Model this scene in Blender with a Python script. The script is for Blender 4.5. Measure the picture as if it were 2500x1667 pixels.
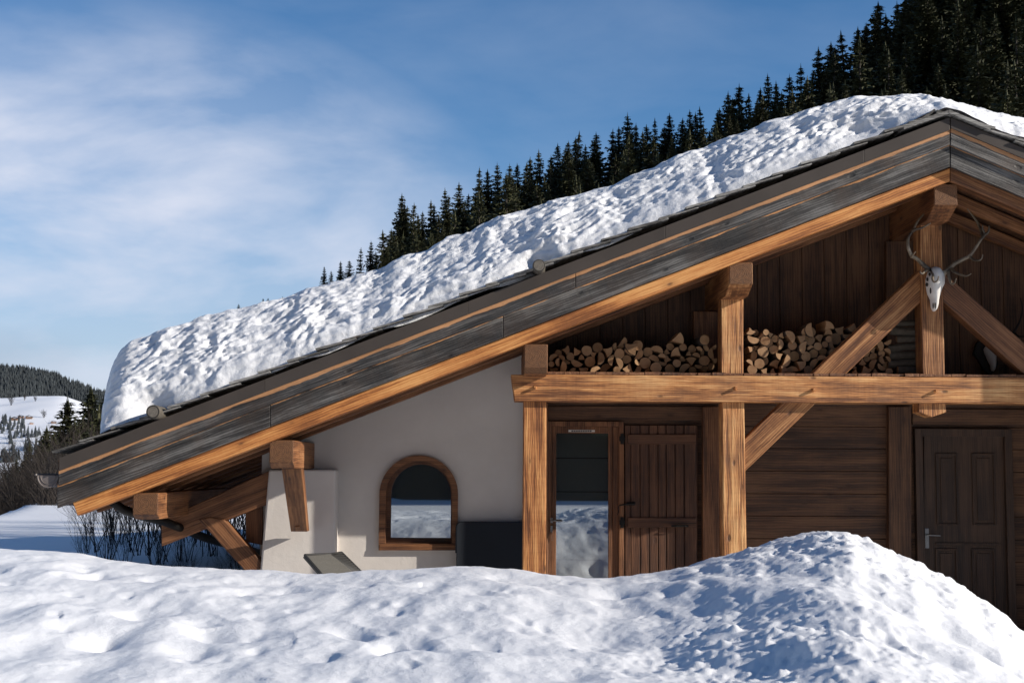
import bpy, bmesh, math, random
from mathutils import Vector, Matrix, noise
random.seed(7)
for o in list(bpy.data.objects): bpy.data.objects.remove(o)
C = bpy.context.scene.collection
R = math.radians

# ---------------------------------------------------------------- camera
F = 2500*50/36.0
EYE = Vector((0, 0, 1.6))
CM = Matrix.Rotation(R(-0.66), 3, 'Z') @ Matrix.Rotation(R(90+5.13), 3, 'X') @ Matrix.Rotation(R(0.3), 3, 'Z')
cam_d = bpy.data.cameras.new('camera'); cam = bpy.data.objects.new('camera', cam_d); C.objects.link(cam)
cam.matrix_world = Matrix.Translation(EYE) @ CM.to_4x4()
cam_d.lens = 50; cam_d.sensor_width = 36; cam_d.clip_end = 6000; cam_d.clip_start = 0.1
cam_d.dof.use_dof = True; cam_d.dof.focus_distance = 13.2; cam_d.dof.aperture_fstop = 9
bpy.context.scene.camera = cam

# ---------------------------------------------------------------- sky + sun
TOSUN = Vector((3.3, -1.15, 1.45)).normalized()
el = math.asin(TOSUN.z); az = math.atan2(TOSUN.x, TOSUN.y)
W = bpy.data.worlds.new('World'); bpy.context.scene.world = W; W.use_nodes = True
nt = W.node_tree; N = nt.nodes; N.clear()
def wn(t, **k):
    n = N.new(t)
    for a, b in k.items(): setattr(n, a, b)
    return n
L = nt.links.new
sky = wn('ShaderNodeTexSky', sky_type='NISHITA', sun_disc=False, sun_elevation=el, sun_rotation=az, altitude=1400, air_density=1.0, dust_density=0.3, ozone_density=2.0)
hs = wn('ShaderNodeHueSaturation'); hs.inputs['Saturation'].default_value = 1.26; hs.inputs['Value'].default_value = 1.15
L(sky.outputs[0], hs.inputs['Color'])
tc = wn('ShaderNodeTexCoord')
sep = wn('ShaderNodeSeparateXYZ'); L(tc.outputs['Generated'], sep.inputs[0])
mp = wn('ShaderNodeMapping'); mp.inputs['Rotation'].default_value = (0, R(-55), 0); mp.inputs['Scale'].default_value = (2.2, 2.2, 5.5)
L(tc.outputs['Generated'], mp.inputs[0])
nz = wn('ShaderNodeTexNoise'); nz.inputs['Scale'].default_value = 2.4; nz.inputs['Detail'].default_value = 9; nz.inputs['Roughness'].default_value = .52; nz.inputs['Distortion'].default_value = .25
L(mp.outputs[0], nz.inputs['Vector'])
nz2 = wn('ShaderNodeTexNoise'); nz2.inputs['Scale'].default_value = 5; nz2.inputs['Detail'].default_value = 4
L(tc.outputs['Generated'], nz2.inputs['Vector'])
def wmath(op, a, b=None, clamp=False):
    m = wn('ShaderNodeMath', operation=op, use_clamp=clamp)
    for i, v in enumerate((a, b)):
        if v is None: continue
        if isinstance(v, (int, float)): m.inputs[i].default_value = v
        else: L(v, m.inputs[i])
    return m.outputs[0]
# veil is thickest around azimuth/elevation to the left of the ridge
dx = wmath('ADD', sep.outputs[0], 0.25); dz = wmath('ADD', sep.outputs[2], -0.15)
q = wmath('ADD', wmath('MULTIPLY', wmath('MULTIPLY', dx, dx), 13.0), wmath('MULTIPLY', wmath('MULTIPLY', dz, dz), 34.0))
g = wmath('SUBTRACT', 1.0, q, True)
nn = wmath('MULTIPLY', wmath('SUBTRACT', nz.outputs[0], 0.40), 4.2, True)
nm = wmath('ADD', wmath('MULTIPLY', nn, 0.72), 0.25)
fac = wmath('MULTIPLY', wmath('MULTIPLY', g, nm), 1.15, True)
fac2 = wmath('MAXIMUM', fac, wmath('MULTIPLY', nn, 0.10))
mx = wn('ShaderNodeMix', data_type='RGBA'); L(fac2, mx.inputs[0]); hz = wn('ShaderNodeMix', data_type='RGBA'); L(wmath('MULTIPLY', wmath('SUBTRACT', 0.16, sep.outputs[2]), 4.5, True), hz.inputs[0]); L(hs.outputs[0], hz.inputs[6]); hz.inputs[7].default_value = (2.8, 3.7, 5.5, 1)
L(hz.outputs[2], mx.inputs[6]); mx.inputs[7].default_value = (6.7, 7.4, 8.4, 1)
# low grey cloud band near the horizon on the left
cz = wmath('ADD', sep.outputs[2], -0.062)
band = wmath('SUBTRACT', 1.0, wmath('MULTIPLY', wmath('MULTIPLY', cz, cz), 900.0), True)
left = wmath('MULTIPLY', wmath('ADD', wmath('MULTIPLY', sep.outputs[0], -1.0), -0.24), 9.0, True)
f3 = wmath('MULTIPLY', wmath('MULTIPLY', wmath('MULTIPLY', band, left), wmath('MULTIPLY', wmath('SUBTRACT', nz2.outputs[0], .4), 4.0, True)), .75)
mx2 = wn('ShaderNodeMix', data_type='RGBA'); L(f3, mx2.inputs[0]); L(mx.outputs[2], mx2.inputs[6]); mx2.inputs[7].default_value = (3.2, 3.6, 4.6, 1)
bg = wn('ShaderNodeBackground'); bg.inputs[1].default_value = 0.089
tint = wn('ShaderNodeMix', data_type='RGBA', blend_type='MULTIPLY'); tint.inputs[0].default_value = 1; L(mx2.outputs[2], tint.inputs[6]); tint.inputs[7].default_value = (1.0, .965, 1.0, 1)
L(tint.outputs[2], bg.inputs[0]); wo = wn('ShaderNodeOutputWorld'); L(bg.outputs[0], wo.inputs[0])
sl = bpy.data.lights.new('sun', 'SUN'); sl.energy = 5.0; sl.angle = R(0.53); sl.color = (1, .93, .83)
so = bpy.data.objects.new('sun', sl); C.objects.link(so); so.rotation_euler = TOSUN.to_track_quat('Z', 'Y').to_euler(); so.location = (30, -10, 15)
S = bpy.context.scene
S.view_settings.view_transform = 'Standard'; S.view_settings.look = 'None'; S.view_settings.exposure = 0.25; S.view_settings.gamma = 1
S.render.engine = 'CYCLES'; S.render.resolution_x = 1024; S.render.resolution_y = 682
S.cycles.max_bounces = 6; S.cycles.transparent_max_bounces = 12

# ---------------------------------------------------------------- helpers
def px(u, v, Y):
    "point on the plane y=Y that the lens puts at photo position (u,v)"
    d = CM @ Vector(((u-1250)/F, -(v-833.5)/F, -1))
    return EYE + d*(Y/d.y)
def P(u, v, Y): p = px(u, v, Y); return (p.x, p.z)
EMP = {}
def tag(o, label=None, cat=None, group=None, kind=None):
    if label: o['label'] = label
    if cat: o['category'] = cat
    if group: o['group'] = group
    if kind: o['kind'] = kind
    return o
def empty(name, loc, rz=0, **k):
    o = bpy.data.objects.new(name, None); C.objects.link(o); o.location = loc; o.rotation_euler = (0, 0, rz); o.empty_display_size = .2
    tag(o, **k); return o
def wm(o):
    if o is None: return Matrix()
    m = o.matrix_basis.copy() if o.parent is None else wm(o.parent) @ o.matrix_basis
    return m
class MB:
    def __init__(s): s.v = []; s.f = []; s.mi = []
    def add(s, vs, fs, mi=0):
        n = len(s.v); s.v += [tuple(v) for v in vs]; s.f += [tuple(i+n for i in f) for f in fs]; s.mi += [mi]*len(fs); return s
    def box(s, a, b, mi=0):
        x0, y0, z0 = a; x1, y1, z1 = b
        return s.add([(x0,y0,z0),(x1,y0,z0),(x1,y1,z0),(x0,y1,z0),(x0,y0,z1),(x1,y0,z1),(x1,y1,z1),(x0,y1,z1)],
              [(0,3,2,1),(4,5,6,7),(0,1,5,4),(1,2,6,5),(2,3,7,6),(3,0,4,7)], mi)
    def prism(s, pts, y0, y1, mi=0):
        "pts: (x,z) polygon seen from the front; extruded from y0 back to y1"
        n = len(pts); A = sum(pts[i][0]*pts[(i+1)%n][1]-pts[(i+1)%n][0]*pts[i][1] for i in range(n))
        if A < 0: pts = pts[::-1]
        vs = [(x, y0, z) for x, z in pts]+[(x, y1, z) for x, z in pts]
        fs = [tuple(range(n)), tuple(range(2*n-1, n-1, -1))]+[(i, i+n, (i+1) % n+n, (i+1) % n) for i in range(n)]
        return s.add(vs, fs, mi)
    def hexa(s, front, back, mi=0):
        "loft between two 3d loops (front seen counter-clockwise)"
        n = len(front)
        return s.add(list(front)+list(back), [tuple(range(n)), tuple(range(2*n-1, n-1, -1))]+[(i, i+n, (i+1) % n+n, (i+1) % n) for i in range(n)], mi)
    def tube(s, path, rad, n=8, mi=0, cap=True):
        path = [Vector(p) for p in path]; rs = rad if isinstance(rad, (list, tuple)) else [rad]*len(path)
        vs = []; up = None
        for i, p in enumerate(path):
            t = (path[min(i+1, len(path)-1)]-path[max(i-1, 0)]).normalized()
            if up is None: up = t.orthogonal().normalized()
            up = (up - t*up.dot(t)); up = up.normalized() if up.length > 1e-5 else t.orthogonal().normalized()
            w = t.cross(up)
            for k in range(n):
                a = 2*math.pi*k/n; vs.append(p+(up*math.cos(a)+w*math.sin(a))*rs[i])
        fs = [(i*n+k, i*n+(k+1) % n, (i+1)*n+(k+1) % n, (i+1)*n+k) for i in range(len(path)-1) for k in range(n)]
        if cap: fs += [tuple(range(n-1, -1, -1)), tuple(range((len(path)-1)*n, len(path)*n))]
        return s.add(vs, fs, mi)
    def build(s, name, mats, parent=None, frame=None, smooth=False, bevel=0, ends=False):
        frame = frame or (wm(parent) if parent else Matrix())
        inv = frame.inverted()
        me = bpy.data.meshes.new(name); me.from_pydata([inv @ Vector(v) for v in s.v], [], s.f)
        if not isinstance(mats, (list, tuple)): mats = [mats]
        for m in mats: me.materials.append(m)
        for p, mi in zip(me.polygons, s.mi): p.material_index = mi
        me.update()
        if ends:
            for p in me.polygons:
                if abs(p.normal.x) > .75: p.material_index = 1
        if smooth: me.polygons.foreach_set('use_smooth', [True]*len(me.polygons))
        o = bpy.data.objects.new(name, me); C.objects.link(o)
        if parent: o.parent = parent; o.matrix_basis = wm(parent).inverted() @ frame
        else: o.matrix_basis = frame
        if bevel:
            m = o.modifiers.new('edge', 'BEVEL'); m.width = bevel; m.segments = 2; m.limit_method = 'ANGLE'; m.angle_limit = R(40)
        return o
def frame(origin, ang=0.0, axis=None):
    "local X = grain direction. ang: rotation in the facade plane, or axis = vector"
    if axis is not None:
        x = Vector(axis).normalized(); q = Vector((1, 0, 0)).rotation_difference(x)
        return Matrix.Translation(Vector(origin)) @ q.to_matrix().to_4x4()
    return Matrix.Translation(Vector(origin)) @ Matrix.Rotation(-ang, 4, 'Y')
def pxprism(name, quad, y0, y1, mats, parent, ang=0, bevel=.006, ends=False):
    pts = [P(u, v, y0) for u, v in quad]
    cx = sum(p[0] for p in pts)/len(pts); cz = sum(p[1] for p in pts)/len(pts)
    return MB().prism(pts, y0, y1).build(name, mats, parent, frame((cx, (y0+y1)/2, cz), ang), bevel=bevel, ends=ends)

# ---------------------------------------------------------------- materials
def newmat(name):
    m = bpy.data.materials.new(name); m.use_nodes = True; t = m.node_tree; t.nodes.clear()
    return m, t
class G:
    def __init__(s, name):
        s.m, s.t = newmat(name); s.b = s.n('ShaderNodeBsdfPrincipled'); o = s.n('ShaderNodeOutputMaterial'); s.l(s.b.outputs[0], o.inputs[0]); s.out = o
    def n(s, t, **k):
        n = s.t.nodes.new(t)
        for a, b in k.items(): setattr(n, a, b)
        return n
    def l(s, a, b): s.t.links.new(a, b)
    def set(s, sock, v):
        if isinstance(v, bpy.types.NodeSocket): s.l(v, sock)
        else: sock.default_value = v
    def math(s, op, a, b=None, clamp=False):
        m = s.n('ShaderNodeMath', operation=op, use_clamp=clamp); s.set(m.inputs[0], a)
        if b is not None: s.set(m.inputs[1], b)
        return m.outputs[0]
    def noise(s, vec, scale=5, detail=4, rough=.5, dist=0):
        n = s.n('ShaderNodeTexNoise'); s.l(vec, n.inputs['Vector']); n.inputs['Scale'].default_value = scale; n.inputs['Detail'].default_value = detail; n.inputs['Roughness'].default_value = rough; n.inputs['Distortion'].default_value = dist
        return n.outputs[0]
    def ramp(s, fac, stops):
        r = s.n('ShaderNodeValToRGB'); s.l(fac, r.inputs[0]); e = r.color_ramp.elements
        while len(e) < len(stops): e.new(.5)
        for i, (p, c) in enumerate(stops): e[i].position = p; e[i].color = (*c, 1) if len(c) == 3 else c
        return r.outputs[0]
    def mix(s, fac, a, b, mode='MIX'):
        m = s.n('ShaderNodeMix', data_type='RGBA', blend_type=mode); s.set(m.inputs[0], fac)
        for i, v in ((6, a), (7, b)):
            if isinstance(v, tuple): v = (*v, 1) if len(v) == 3 else v
            s.set(m.inputs[i], v)
        return m.outputs[2]
    def bump(s, h, strength=.3, dist=.01):
        b = s.n('ShaderNodeBump'); b.inputs['Strength'].default_value = strength; b.inputs['Distance'].default_value = dist; s.l(h, b.inputs['Height']); s.l(b.outputs[0], s.b.inputs['Normal']); return b
    def coords(s, scale=(1, 1, 1), rnd=True):
        t = s.n('ShaderNodeTexCoord'); v = t.outputs['Object']
        if rnd:
            oi = s.n('ShaderNodeObjectInfo'); a = s.n('ShaderNodeVectorMath', operation='SCALE'); cb = s.n('ShaderNodeCombineXYZ')
            s.l(oi.outputs['Random'], cb.inputs[0]); s.l(oi.outputs['Random'], cb.inputs[1]); cb.inputs[2].default_value = 0.0
            s.l(cb.outputs[0], a.inputs[0]); a.inputs['Scale'].default_value = 37.0
            ad = s.n('ShaderNodeVectorMath', operation='ADD'); s.l(v, ad.inputs[0]); s.l(a.outputs[0], ad.inputs[1]); v = ad.outputs[0]
        m = s.n('ShaderNodeMapping'); m.inputs['Scale'].default_value = scale; s.l(v, m.inputs[0]); return m.outputs[0]

def plain(name, col, rough=.6, metal=0, var=.25, sc=8, bump=0):
    g = G(name); v = g.coords(); n = g.noise(v, sc, 6)
    g.l(g.mix(n, tuple(c*(1-var) for c in col), tuple(min(1, c*(1+var)) for c in col)), g.b.inputs['Base Color'])
    g.b.inputs['Roughness'].default_value = rough; g.b.inputs['Metallic'].default_value = metal
    if bump: g.bump(g.noise(v, sc*6, 5), bump, .01)
    return g.m

def wood(name, dark, mid, light, knot=(.05, .02, .01), rough=.62, grain=1.0, bump=.35, stain=None, band=None, wane=None):
    g = G(name)
    v1 = g.coords((.8, 15, 15)); v2 = g.coords((3.0, 90, 90)); v3 = g.coords((.9, 3.5, 3.5)); vk = g.coords((3.0, 6.5, 6.5)); v0 = g.coords((1, 1, 1))
    n1 = g.noise(v1, 1.6*grain, 6, .6, .5)
    n2 = g.noise(v2, 1.5, 3, .6)
    n3 = g.noise(v3, 1.3, 3)
    w = g.n('ShaderNodeTexWave', wave_type='BANDS', bands_direction='Z'); g.l(g.coords((.35, 1, 1)), w.inputs[0]); w.inputs['Scale'].default_value = 15*grain; w.inputs['Distortion'].default_value = 5; w.inputs['Detail'].default_value = 2; w.inputs['Detail Scale'].default_value = .8
    f = g.math('ADD', g.math('MULTIPLY', n1, .55), g.math('MULTIPLY', w.outputs[1], .07))
    f = g.math('ADD', f, g.math('MULTIPLY', n2, .18)); f = g.math('ADD', f, g.math('MULTIPLY', n3, .26))
    saw = g.noise(g.coords((26, 1.2, 1.2)), 1.3, 3, .6)
    f = g.math('ADD', f, g.math('MULTIPLY', g.math('SUBTRACT', saw, .5), .05))
    bl = g.noise(g.coords((.55, 1.6, 1.6)), 2.1, 5, .6); f = g.math('ADD', f, g.math('MULTIPLY', g.math('SUBTRACT', bl, .5), .42))
    col = g.ramp(f, [(.34, tuple(c*.7 for c in dark)), (.435, dark), (.535, mid), (.645, light)])
    # knots
    vo = g.n('ShaderNodeTexVoronoi'); g.l(vk, vo.inputs['Vector']); vo.inputs['Scale'].default_value = 1.0; vo.inputs['Randomness'].default_value = 1
    kn = g.ramp(vo.outputs['Distance'], [(.06, (1, 1, 1)), (.125, (0, 0, 0))])
    halo = g.ramp(vo.outputs['Distance'], [(.12, (1, 1, 1)), (.32, (0, 0, 0))])
    col = g.mix(g.math('MULTIPLY', halo, .35), col, dark)
    col = g.mix(g.math('MULTIPLY', kn, .75), col, knot)
    if stain:
        sn = g.ramp(g.noise(v0, 2.6, 6, .6), [(.45, (0, 0, 0)), (.72, (1, 1, 1))]); col = g.mix(g.math('MULTIPLY', sn, stain[1]), col, stain[0])
    if wane:   # unweathered strip just under the board above; local z in object space
        t = g.n('ShaderNodeTexCoord'); sp = g.n('ShaderNodeSeparateXYZ'); g.l(t.outputs['Object'], sp.inputs[0])
        wv = g.noise(g.coords((1.1, 1, 1)), 2.4, 4, .6)
        e = g.math('ADD', sp.outputs[2], g.math('MULTIPLY', g.math('SUBTRACT', wv, .5), wane[2]))
        e = g.math('MULTIPLY', g.math('SUBTRACT', e, wane[0]), 160.0, True)
        col = g.mix(g.math('MULTIPLY', e, .9), col, g.ramp(n1, [(.35, wane[1]), (.7, tuple(c*1.9 for c in wane[1]))]))
    g.l(col, g.b.inputs['Base Color'])
    rr = g.math('ADD', g.math('MULTIPLY', n2, .2), rough-.1); g.l(rr, g.b.inputs['Roughness'])
    hgt = g.math('ADD', g.math('ADD', g.math('MULTIPLY', n2, .6), g.math('MULTIPLY', saw, .18)), g.math('ADD', g.math('MULTIPLY', n1, 1.3), g.math('MULTIPLY', kn, -.6)))
    g.bump(hgt, bump, .012)
    return g.m
def endgrain(name, dark, light):
    g = G(name); v = g.coords((1, 1, 1), rnd=False)
    w = g.n('ShaderNodeTexWave', wave_type='RINGS', rings_direction='X'); g.l(v, w.inputs[0]); w.inputs['Scale'].default_value = 20; w.inputs['Distortion'].default_value = 6.0; w.inputs['Detail'].default_value = 3
    n = g.noise(v, 40, 5)
    c = g.mix(g.math('ADD', g.math('MULTIPLY', w.outputs[1], .22), g.math('MULTIPLY', n, .70)), dark, light)
    # radial drying cracks
    s = g.n('ShaderNodeSeparateXYZ'); g.l(v, s.inputs[0]); an = g.math('ARCTAN2', s.outputs[1], s.outputs[2])
    cr = g.math('ABSOLUTE', g.math('SINE', g.math('ADD', g.math('MULTIPLY', an, 2.5), g.math('MULTIPLY', g.noise(v, 5, 2), 1.6))))
    cr = g.ramp(cr, [(.0, (1, 1, 1)), (.07, (0, 0, 0))])
    c = g.mix(g.math('MULTIPLY', cr, .5), c, tuple(x*.3 for x in dark))
    if name == 'grey_log_end':
        rad = g.math('SQRT', g.math('ADD', g.math('MULTIPLY', s.outputs[1], s.outputs[1]), g.math('MULTIPLY', s.outputs[2], s.outputs[2])))
        c = g.mix(g.ramp(rad, [(.044, (0, 0, 0)), (.050, (1, 1, 1))]), c, (.02, .017, .014))
    g.l(c, g.b.inputs['Base Color']); g.b.inputs['Roughness'].default_value = .75
    g.bump(g.math('SUBTRACT', g.math('ADD', g.math('MULTIPLY', w.outputs[1], .4), n), cr), .4, .006)
    return g.m
M = {}  # wood tones carry light: sunlit timbers brightened, shaded ones darkened
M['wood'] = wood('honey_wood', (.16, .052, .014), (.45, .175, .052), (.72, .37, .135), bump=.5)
M['pale'] = wood('sunlit_pale_wood', (.17, .060, .018), (.50, .21, .066), (.78, .44, .18), bump=.6, stain=((.16, .10, .06), .35))  # sunlight put into the colour, brighter copy for lit beam and posts
M['rafter'] = wood('rafter_wood', (.27, .09, .022), (.54, .21, .056), (.73, .36, .12), bump=.25)
M['honey'] = wood('shaded_honey_wood', (.12, .042, .013), (.30, .125, .042), (.52, .27, .11), bump=.45)  # darker copy for ridge post and brace, shade in the colour
M['brown'] = wood('shaded_brown_wood', (.075, .028, .010), (.17, .068, .026), (.27, .12, .05), bump=.4)  # shade put into the colour for alcove and eave timbers
M['truss'] = wood('shaded_truss_wood', (.085, .030, .010), (.20, .080, .028), (.32, .145, .058), bump=.4)  # darker copy for purlins and rafters, their shade in the colour
M['inner'] = wood('shaded_inner_pine', (.044, .018, .0075), (.098, .043, .018), (.16, .076, .033), bump=.25, grain=.8)  # alcove shade deepened in the base colour
M['door'] = wood('door_wood', (.045, .017, .008), (.105, .042, .018), (.17, .075, .036), stain=((.05, .022, .012), .6), bump=.3)
M['doordark'] = wood('dark_door_wood', (.030, .015, .008), (.055, .028, .015), (.080, .042, .023), bump=.25)
M['grey'] = wood('weathered_board', (.013, .0115, .011), (.045, .041, .038), (.16, .152, .142), knot=(.008, .008, .008), rough=.6, bump=.8, stain=((.10, .055, .030), .30), wane=(.073, (.40, .19, .075), .07))
M['greyB'] = wood('weathered_board_upper', (.012, .0115, .0115), (.040, .038, .037), (.14, .13, .12), knot=(.008, .008, .008), rough=.6, bump=.8, stain=((.10, .055, .030), .40), wane=(.026, (.36, .18, .08), .06))
M['flash'] = plain('bronze_flashing', (.060, .048, .040), .5, .1, .45, 2.2)
M['tile'] = wood('shingle_wood', (.08, .075, .068), (.19, .18, .165), (.34, .33, .31), rough=.8, bump=.8)
M['end'] = endgrain('end_grain', (.030, .011, .005), (.27, .12, .045))
M['logend'] = endgrain('grey_log_end', (.06, .052, .042), (.24, .21, .17))
M['metal'] = plain('gutter_metal', (.17, .145, .135), .45, .2, .2, 4)
M['iron'] = plain('black_iron', (.012, .011, .010), .5, .5, .3, 20, .2)
M['steel'] = plain('brushed_steel', (.22, .22, .22), .3, 1, .1, 20)
M['navy'] = plain('slate_blue_board', (.008, .012, .019), .85, 0, .12, 5)
M['wicker'] = plain('grey_wicker', (.085, .080, .070), .6, 0, .35, 60)
M['wickerdark'] = plain('dark_wicker', (.022, .021, .020), .6, 0, .35, 60)
M['bone'] = plain('bleached_bone', (.66, .63, .58), .6, 0, .12, 14, .3)
M['dark'] = plain('socket_shadow_cavity', (.02, .016, .012), .9)
M['plaque'] = plain('dark_plaque', (.012, .009, .008), .7)
M['blind'] = plain('grey_linen_blind', (.34, .32, .29), .9, 0, .2, 40)
M['litter'] = plain('forest_floor', (.012, .012, .010), .95, 0, .5, .3)

def plaster():
    g = G('white_plaster'); v = g.coords(rnd=False)
    n = g.noise(v, 1.6, 6, .55); n2 = g.noise(v, 42, 6, .6); n3 = g.noise(v, 9, 5, .6)
    g.l(g.mix(g.ramp(n, [(.35, (0, 0, 0)), (.7, (1, 1, 1))]), (.60, .555, .515), (.69, .645, .60)), g.b.inputs['Base Color']); g.b.inputs['Roughness'].default_value = .9
    g.bump(g.math('ADD', g.math('MULTIPLY', n2, .35), n3), .30, .012); return g.m
M['plaster'] = plaster()
def snowmat(name, bump=.35, sc=1.0):
    g = G(name); v = g.coords(rnd=False)
    n = g.noise(v, 34*sc, 8, .68); n2 = g.noise(v, 160*sc, 3, .6)
    g.b.inputs['Base Color'].default_value = (.81, .815, .83, 1); g.b.inputs['Roughness'].default_value = .55; g.b.inputs['Specular IOR Level'].default_value = .25
    g.bump(g.math('ADD', n, g.math('MULTIPLY', n2, .35)), bump, .02)
    return g.m
M['snow'] = snowmat('fresh_snow'); M['roofsnow'] = snowmat('roof_snow_surface', .5, .8); M['farsnow'] = snowmat('far_snow', .1, .02)
def glassmat(name, refl):
    g = G(name); g.t.nodes.remove(g.b)
    tr = g.n('ShaderNodeBsdfTransparent'); tr.inputs[0].default_value = (.8, .82, .8, 1); gl = g.n('ShaderNodeBsdfGlossy'); gl.inputs['Roughness'].default_value = .012; gl.inputs['Color'].default_value = (.9, .95, 1, 1)
    mx = g.n('ShaderNodeMixShader'); mx.inputs[0].default_value = refl; g.l(tr.outputs[0], mx.inputs[1]); g.l(gl.outputs[0], mx.inputs[2]); g.l(mx.outputs[0], g.out.inputs[0]); return g.m
M['glass'] = glassmat('coated_window_glass', .34)
def needles(name, a, b):
    g = G(name); t = g.n('ShaderNodeTexCoord'); n = g.noise(t.outputs['Object'], .9, 3); oi = g.n('ShaderNodeObjectInfo')
    c = g.mix(n, a, b); c = g.mix(g.math('MULTIPLY', oi.outputs['Random'], .45), c, tuple(x*1.9 for x in b)); g.l(c, g.b.inputs['Base Color']); g.b.inputs['Roughness'].default_value = .7; g.b.inputs['Specular IOR Level'].default_value = .2
    return g.m
M['needles'] = needles('spruce_needles', (.013, .018, .008), (.055, .055, .024))
M['trunk'] = plain('spruce_bark', (.05, .04, .03), .9)
M['twig'] = plain('bare_twig', (.028, .021, .017), .9, 0, .4, 3)
M['twigdark'] = plain('shaded_twig', (.030, .026, .024), .9, 0, .4, 3)
M['barkn'] = plain('grey_bark', (.10, .085, .065), .9, 0, .5, 30, .6)

# ---------------------------------------------------------------- planes of the house
YT, YBG, YR, YPU, YBM, YPO, YPB, YW = 12.72, 12.80, 12.86, 12.90, 13.35, 13.40, 13.62, 14.40
FLOOR = 0.0

# ================================================================ GROUND / SNOW
def interp(tab, x):
    if x <= tab[0][0]: return tab[0][1]
    for (a, b), (c, d) in zip(tab, tab[1:]):
        if x <= c:
            t = (x-a)/(c-a); t = t*t*(3-2*t)*.6+t*.4; return b+(d-b)*t
    return tab[-1][1]
def ss(t): t = max(0, min(1, t)); return t*t*(3-2*t)
def nz3(x, y, z=0): return noise.noise(Vector((x, y, z)))
def cell(x, y, z=0):
    d, p = noise.voronoi(Vector((x, y, z))); return d[0], d[1], p[0]
def grid(name, xs, ys, fn, mat, smooth=True):
    vs = [fn(x, y) for y in ys for x in xs]; n = len(xs)
    fs = [(j*n+i, j*n+i+1, (j+1)*n+i+1, (j+1)*n+i) for j in range(len(ys)-1) for i in range(n-1)]
    me = bpy.data.meshes.new(name); me.from_pydata(vs, [], fs); me.materials.append(mat)
    if smooth: me.polygons.foreach_set('use_smooth', [True]*len(me.polygons))
    me.update(); o = bpy.data.objects.new(name, me); C.objects.link(o); return o
def lin(a, b, n): return [a+(b-a)*i/(n-1) for i in range(n)]

CREST = [(-300,1330),(0,1342),(130,1350),(250,1370),(400,1384),(600,1397),(750,1403),(850,1398),(1000,1390),(1150,1388),(1250,1392),(1350,1405),(1500,1411),(1600,1401),(1700,1382),(1770,1360),(1850,1337),(1950,1310),(2020,1298),(2060,1299),(2110,1318),(2200,1352),(2300,1402),(2400,1462),(2450,1495),(2500,1540),(2600,1620),(2800,1700)]
YC = 10.0
CR = [(px(u, v, YC).x, px(u, v, YC).z) for u, v in CREST]
def bank_z(x, y):
    xr = x*YC/max(y, 2.5) if y < YC else x
    xm = x*(YC/max(min(y, YC), 3.0))**.93
    zc = interp(CR, xm)
    if y <= YC:
        t = ss((y-2.5)/(YC-2.5)); zn = .80
        z = zn+(zc-zn)*(t**1.15)
    else:
        z = zc-(y-YC)*.02-ss((y-YC)/4.6)*(zc-.05)
    # broad drifts
    a = x*.9+y*.35
    env = 1-.75*math.exp(-((y-YC)/.7)**2)
    z += env*(.050*nz3(x*.8, y*.5, 3)+.040*nz3(x*2.1+y*.5, y*1.0, 7)+.020*nz3(x*5, y*1.8, 17))
    # soft pits lying in diagonal rows
    wx = x+.10*nz3(x*2, y, 11)+.22*y; wy = y-.5*x
    d0, d1, p = cell(wx*3.0, wy*1.15, 2); hh = hash((round(p.x*50), round(p.y*50))) % 10
    if hh < 6: z -= (.035+.006*hh)*math.exp(-(d0/.30)**2)*env
    d0, d1, p = cell(wx*6.5+3, wy*2.6, 6); hh = hash((round(p.x*50), round(p.y*50))) % 10
    if hh < 4: z -= .016*math.exp(-(d0/.28)**2)*env
    z += .007*nz3(x*9, y*4, 5)+.003*nz3(x*26, y*14, 1)
    # rubbly ploughed mound at the right
    mw = math.exp(-((x-2.35)/(1.1 if x < 2.35 else 1.9))**2-((y-9.0)/2.0)**2)
    mw2 = math.exp(-((x-1.15)/.7)**2-((y-5.8)/1.8)**2)*.85
    r = max(mw, mw2)
    if r > .03:
        d0, d1, p = cell(x*4.6, y*2.6, 4); e0, e1, q = cell(x*10, y*6, 9); k0, k1, kq = cell(x*21, y*14, 12)
        h1 = (hash((round(p.x*9), round(p.y*9))) % 10)/10; h2 = (hash((round(q.x*9), round(q.y*9))) % 10)/10
        z += r*(.055*max(0, .38-d0)/.38*h1+.045*max(0, .40-e0)/.4*h2+.018*max(0, .42-k0)/.42+.03*nz3(x*3, y*3, 8)+.012*abs(nz3(x*8, y*8, 2)))
    return (x, y, z)
xs = lin(-.52, .56, 800); ys = [1.6*(10.9/1.6)**(i/519) for i in range(520)]+lin(10.95, 14.6, 70)
o = grid('snow_bank', xs, ys, lambda a, y: bank_z(a*(y+1.3), y), M['snow']); tag(o, kind='structure')

def ground_z(x, y):
    z = 0.0
    # left side: nearly level snow shelf with a crest that recedes to the right, then the valley
    a = ss((-4.6-x)/2.5); b = ss((y-14.5)/3)*ss((2-x)/5); base = max(a, b)
    z = base*(.45+.03*nz3(x*.12, y*.12)+.03*nz3(x*.6, y*.6))
    th = max(-9, min(9, x/max(y, 1))); tb_ = [(-9, 20), (-.9, 22), (-.42, 26), (-.3485, 32.5), (-.334, 38.5), (-.3197, 47), (-.3096, 56), (-.2966, 72), (-.26, 110), (0, 130), (9, 130)]
    yc = next(b0+(b1-b0)*(th-a0)/(a1-a0) for (a0, b0), (a1, b1) in zip(tb_, tb_[1:]) if a0 <= th <= a1)
    if y > yc: z -= min(.5, (y-yc)*.02)*(y-yc)*ss((4-x)/8)
    return (x, y, max(z, -34)-.02)
def geo(a, b, n, p=2.2): return [a+(b-a)*(i/(n-1))**p for i in range(n)]
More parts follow.
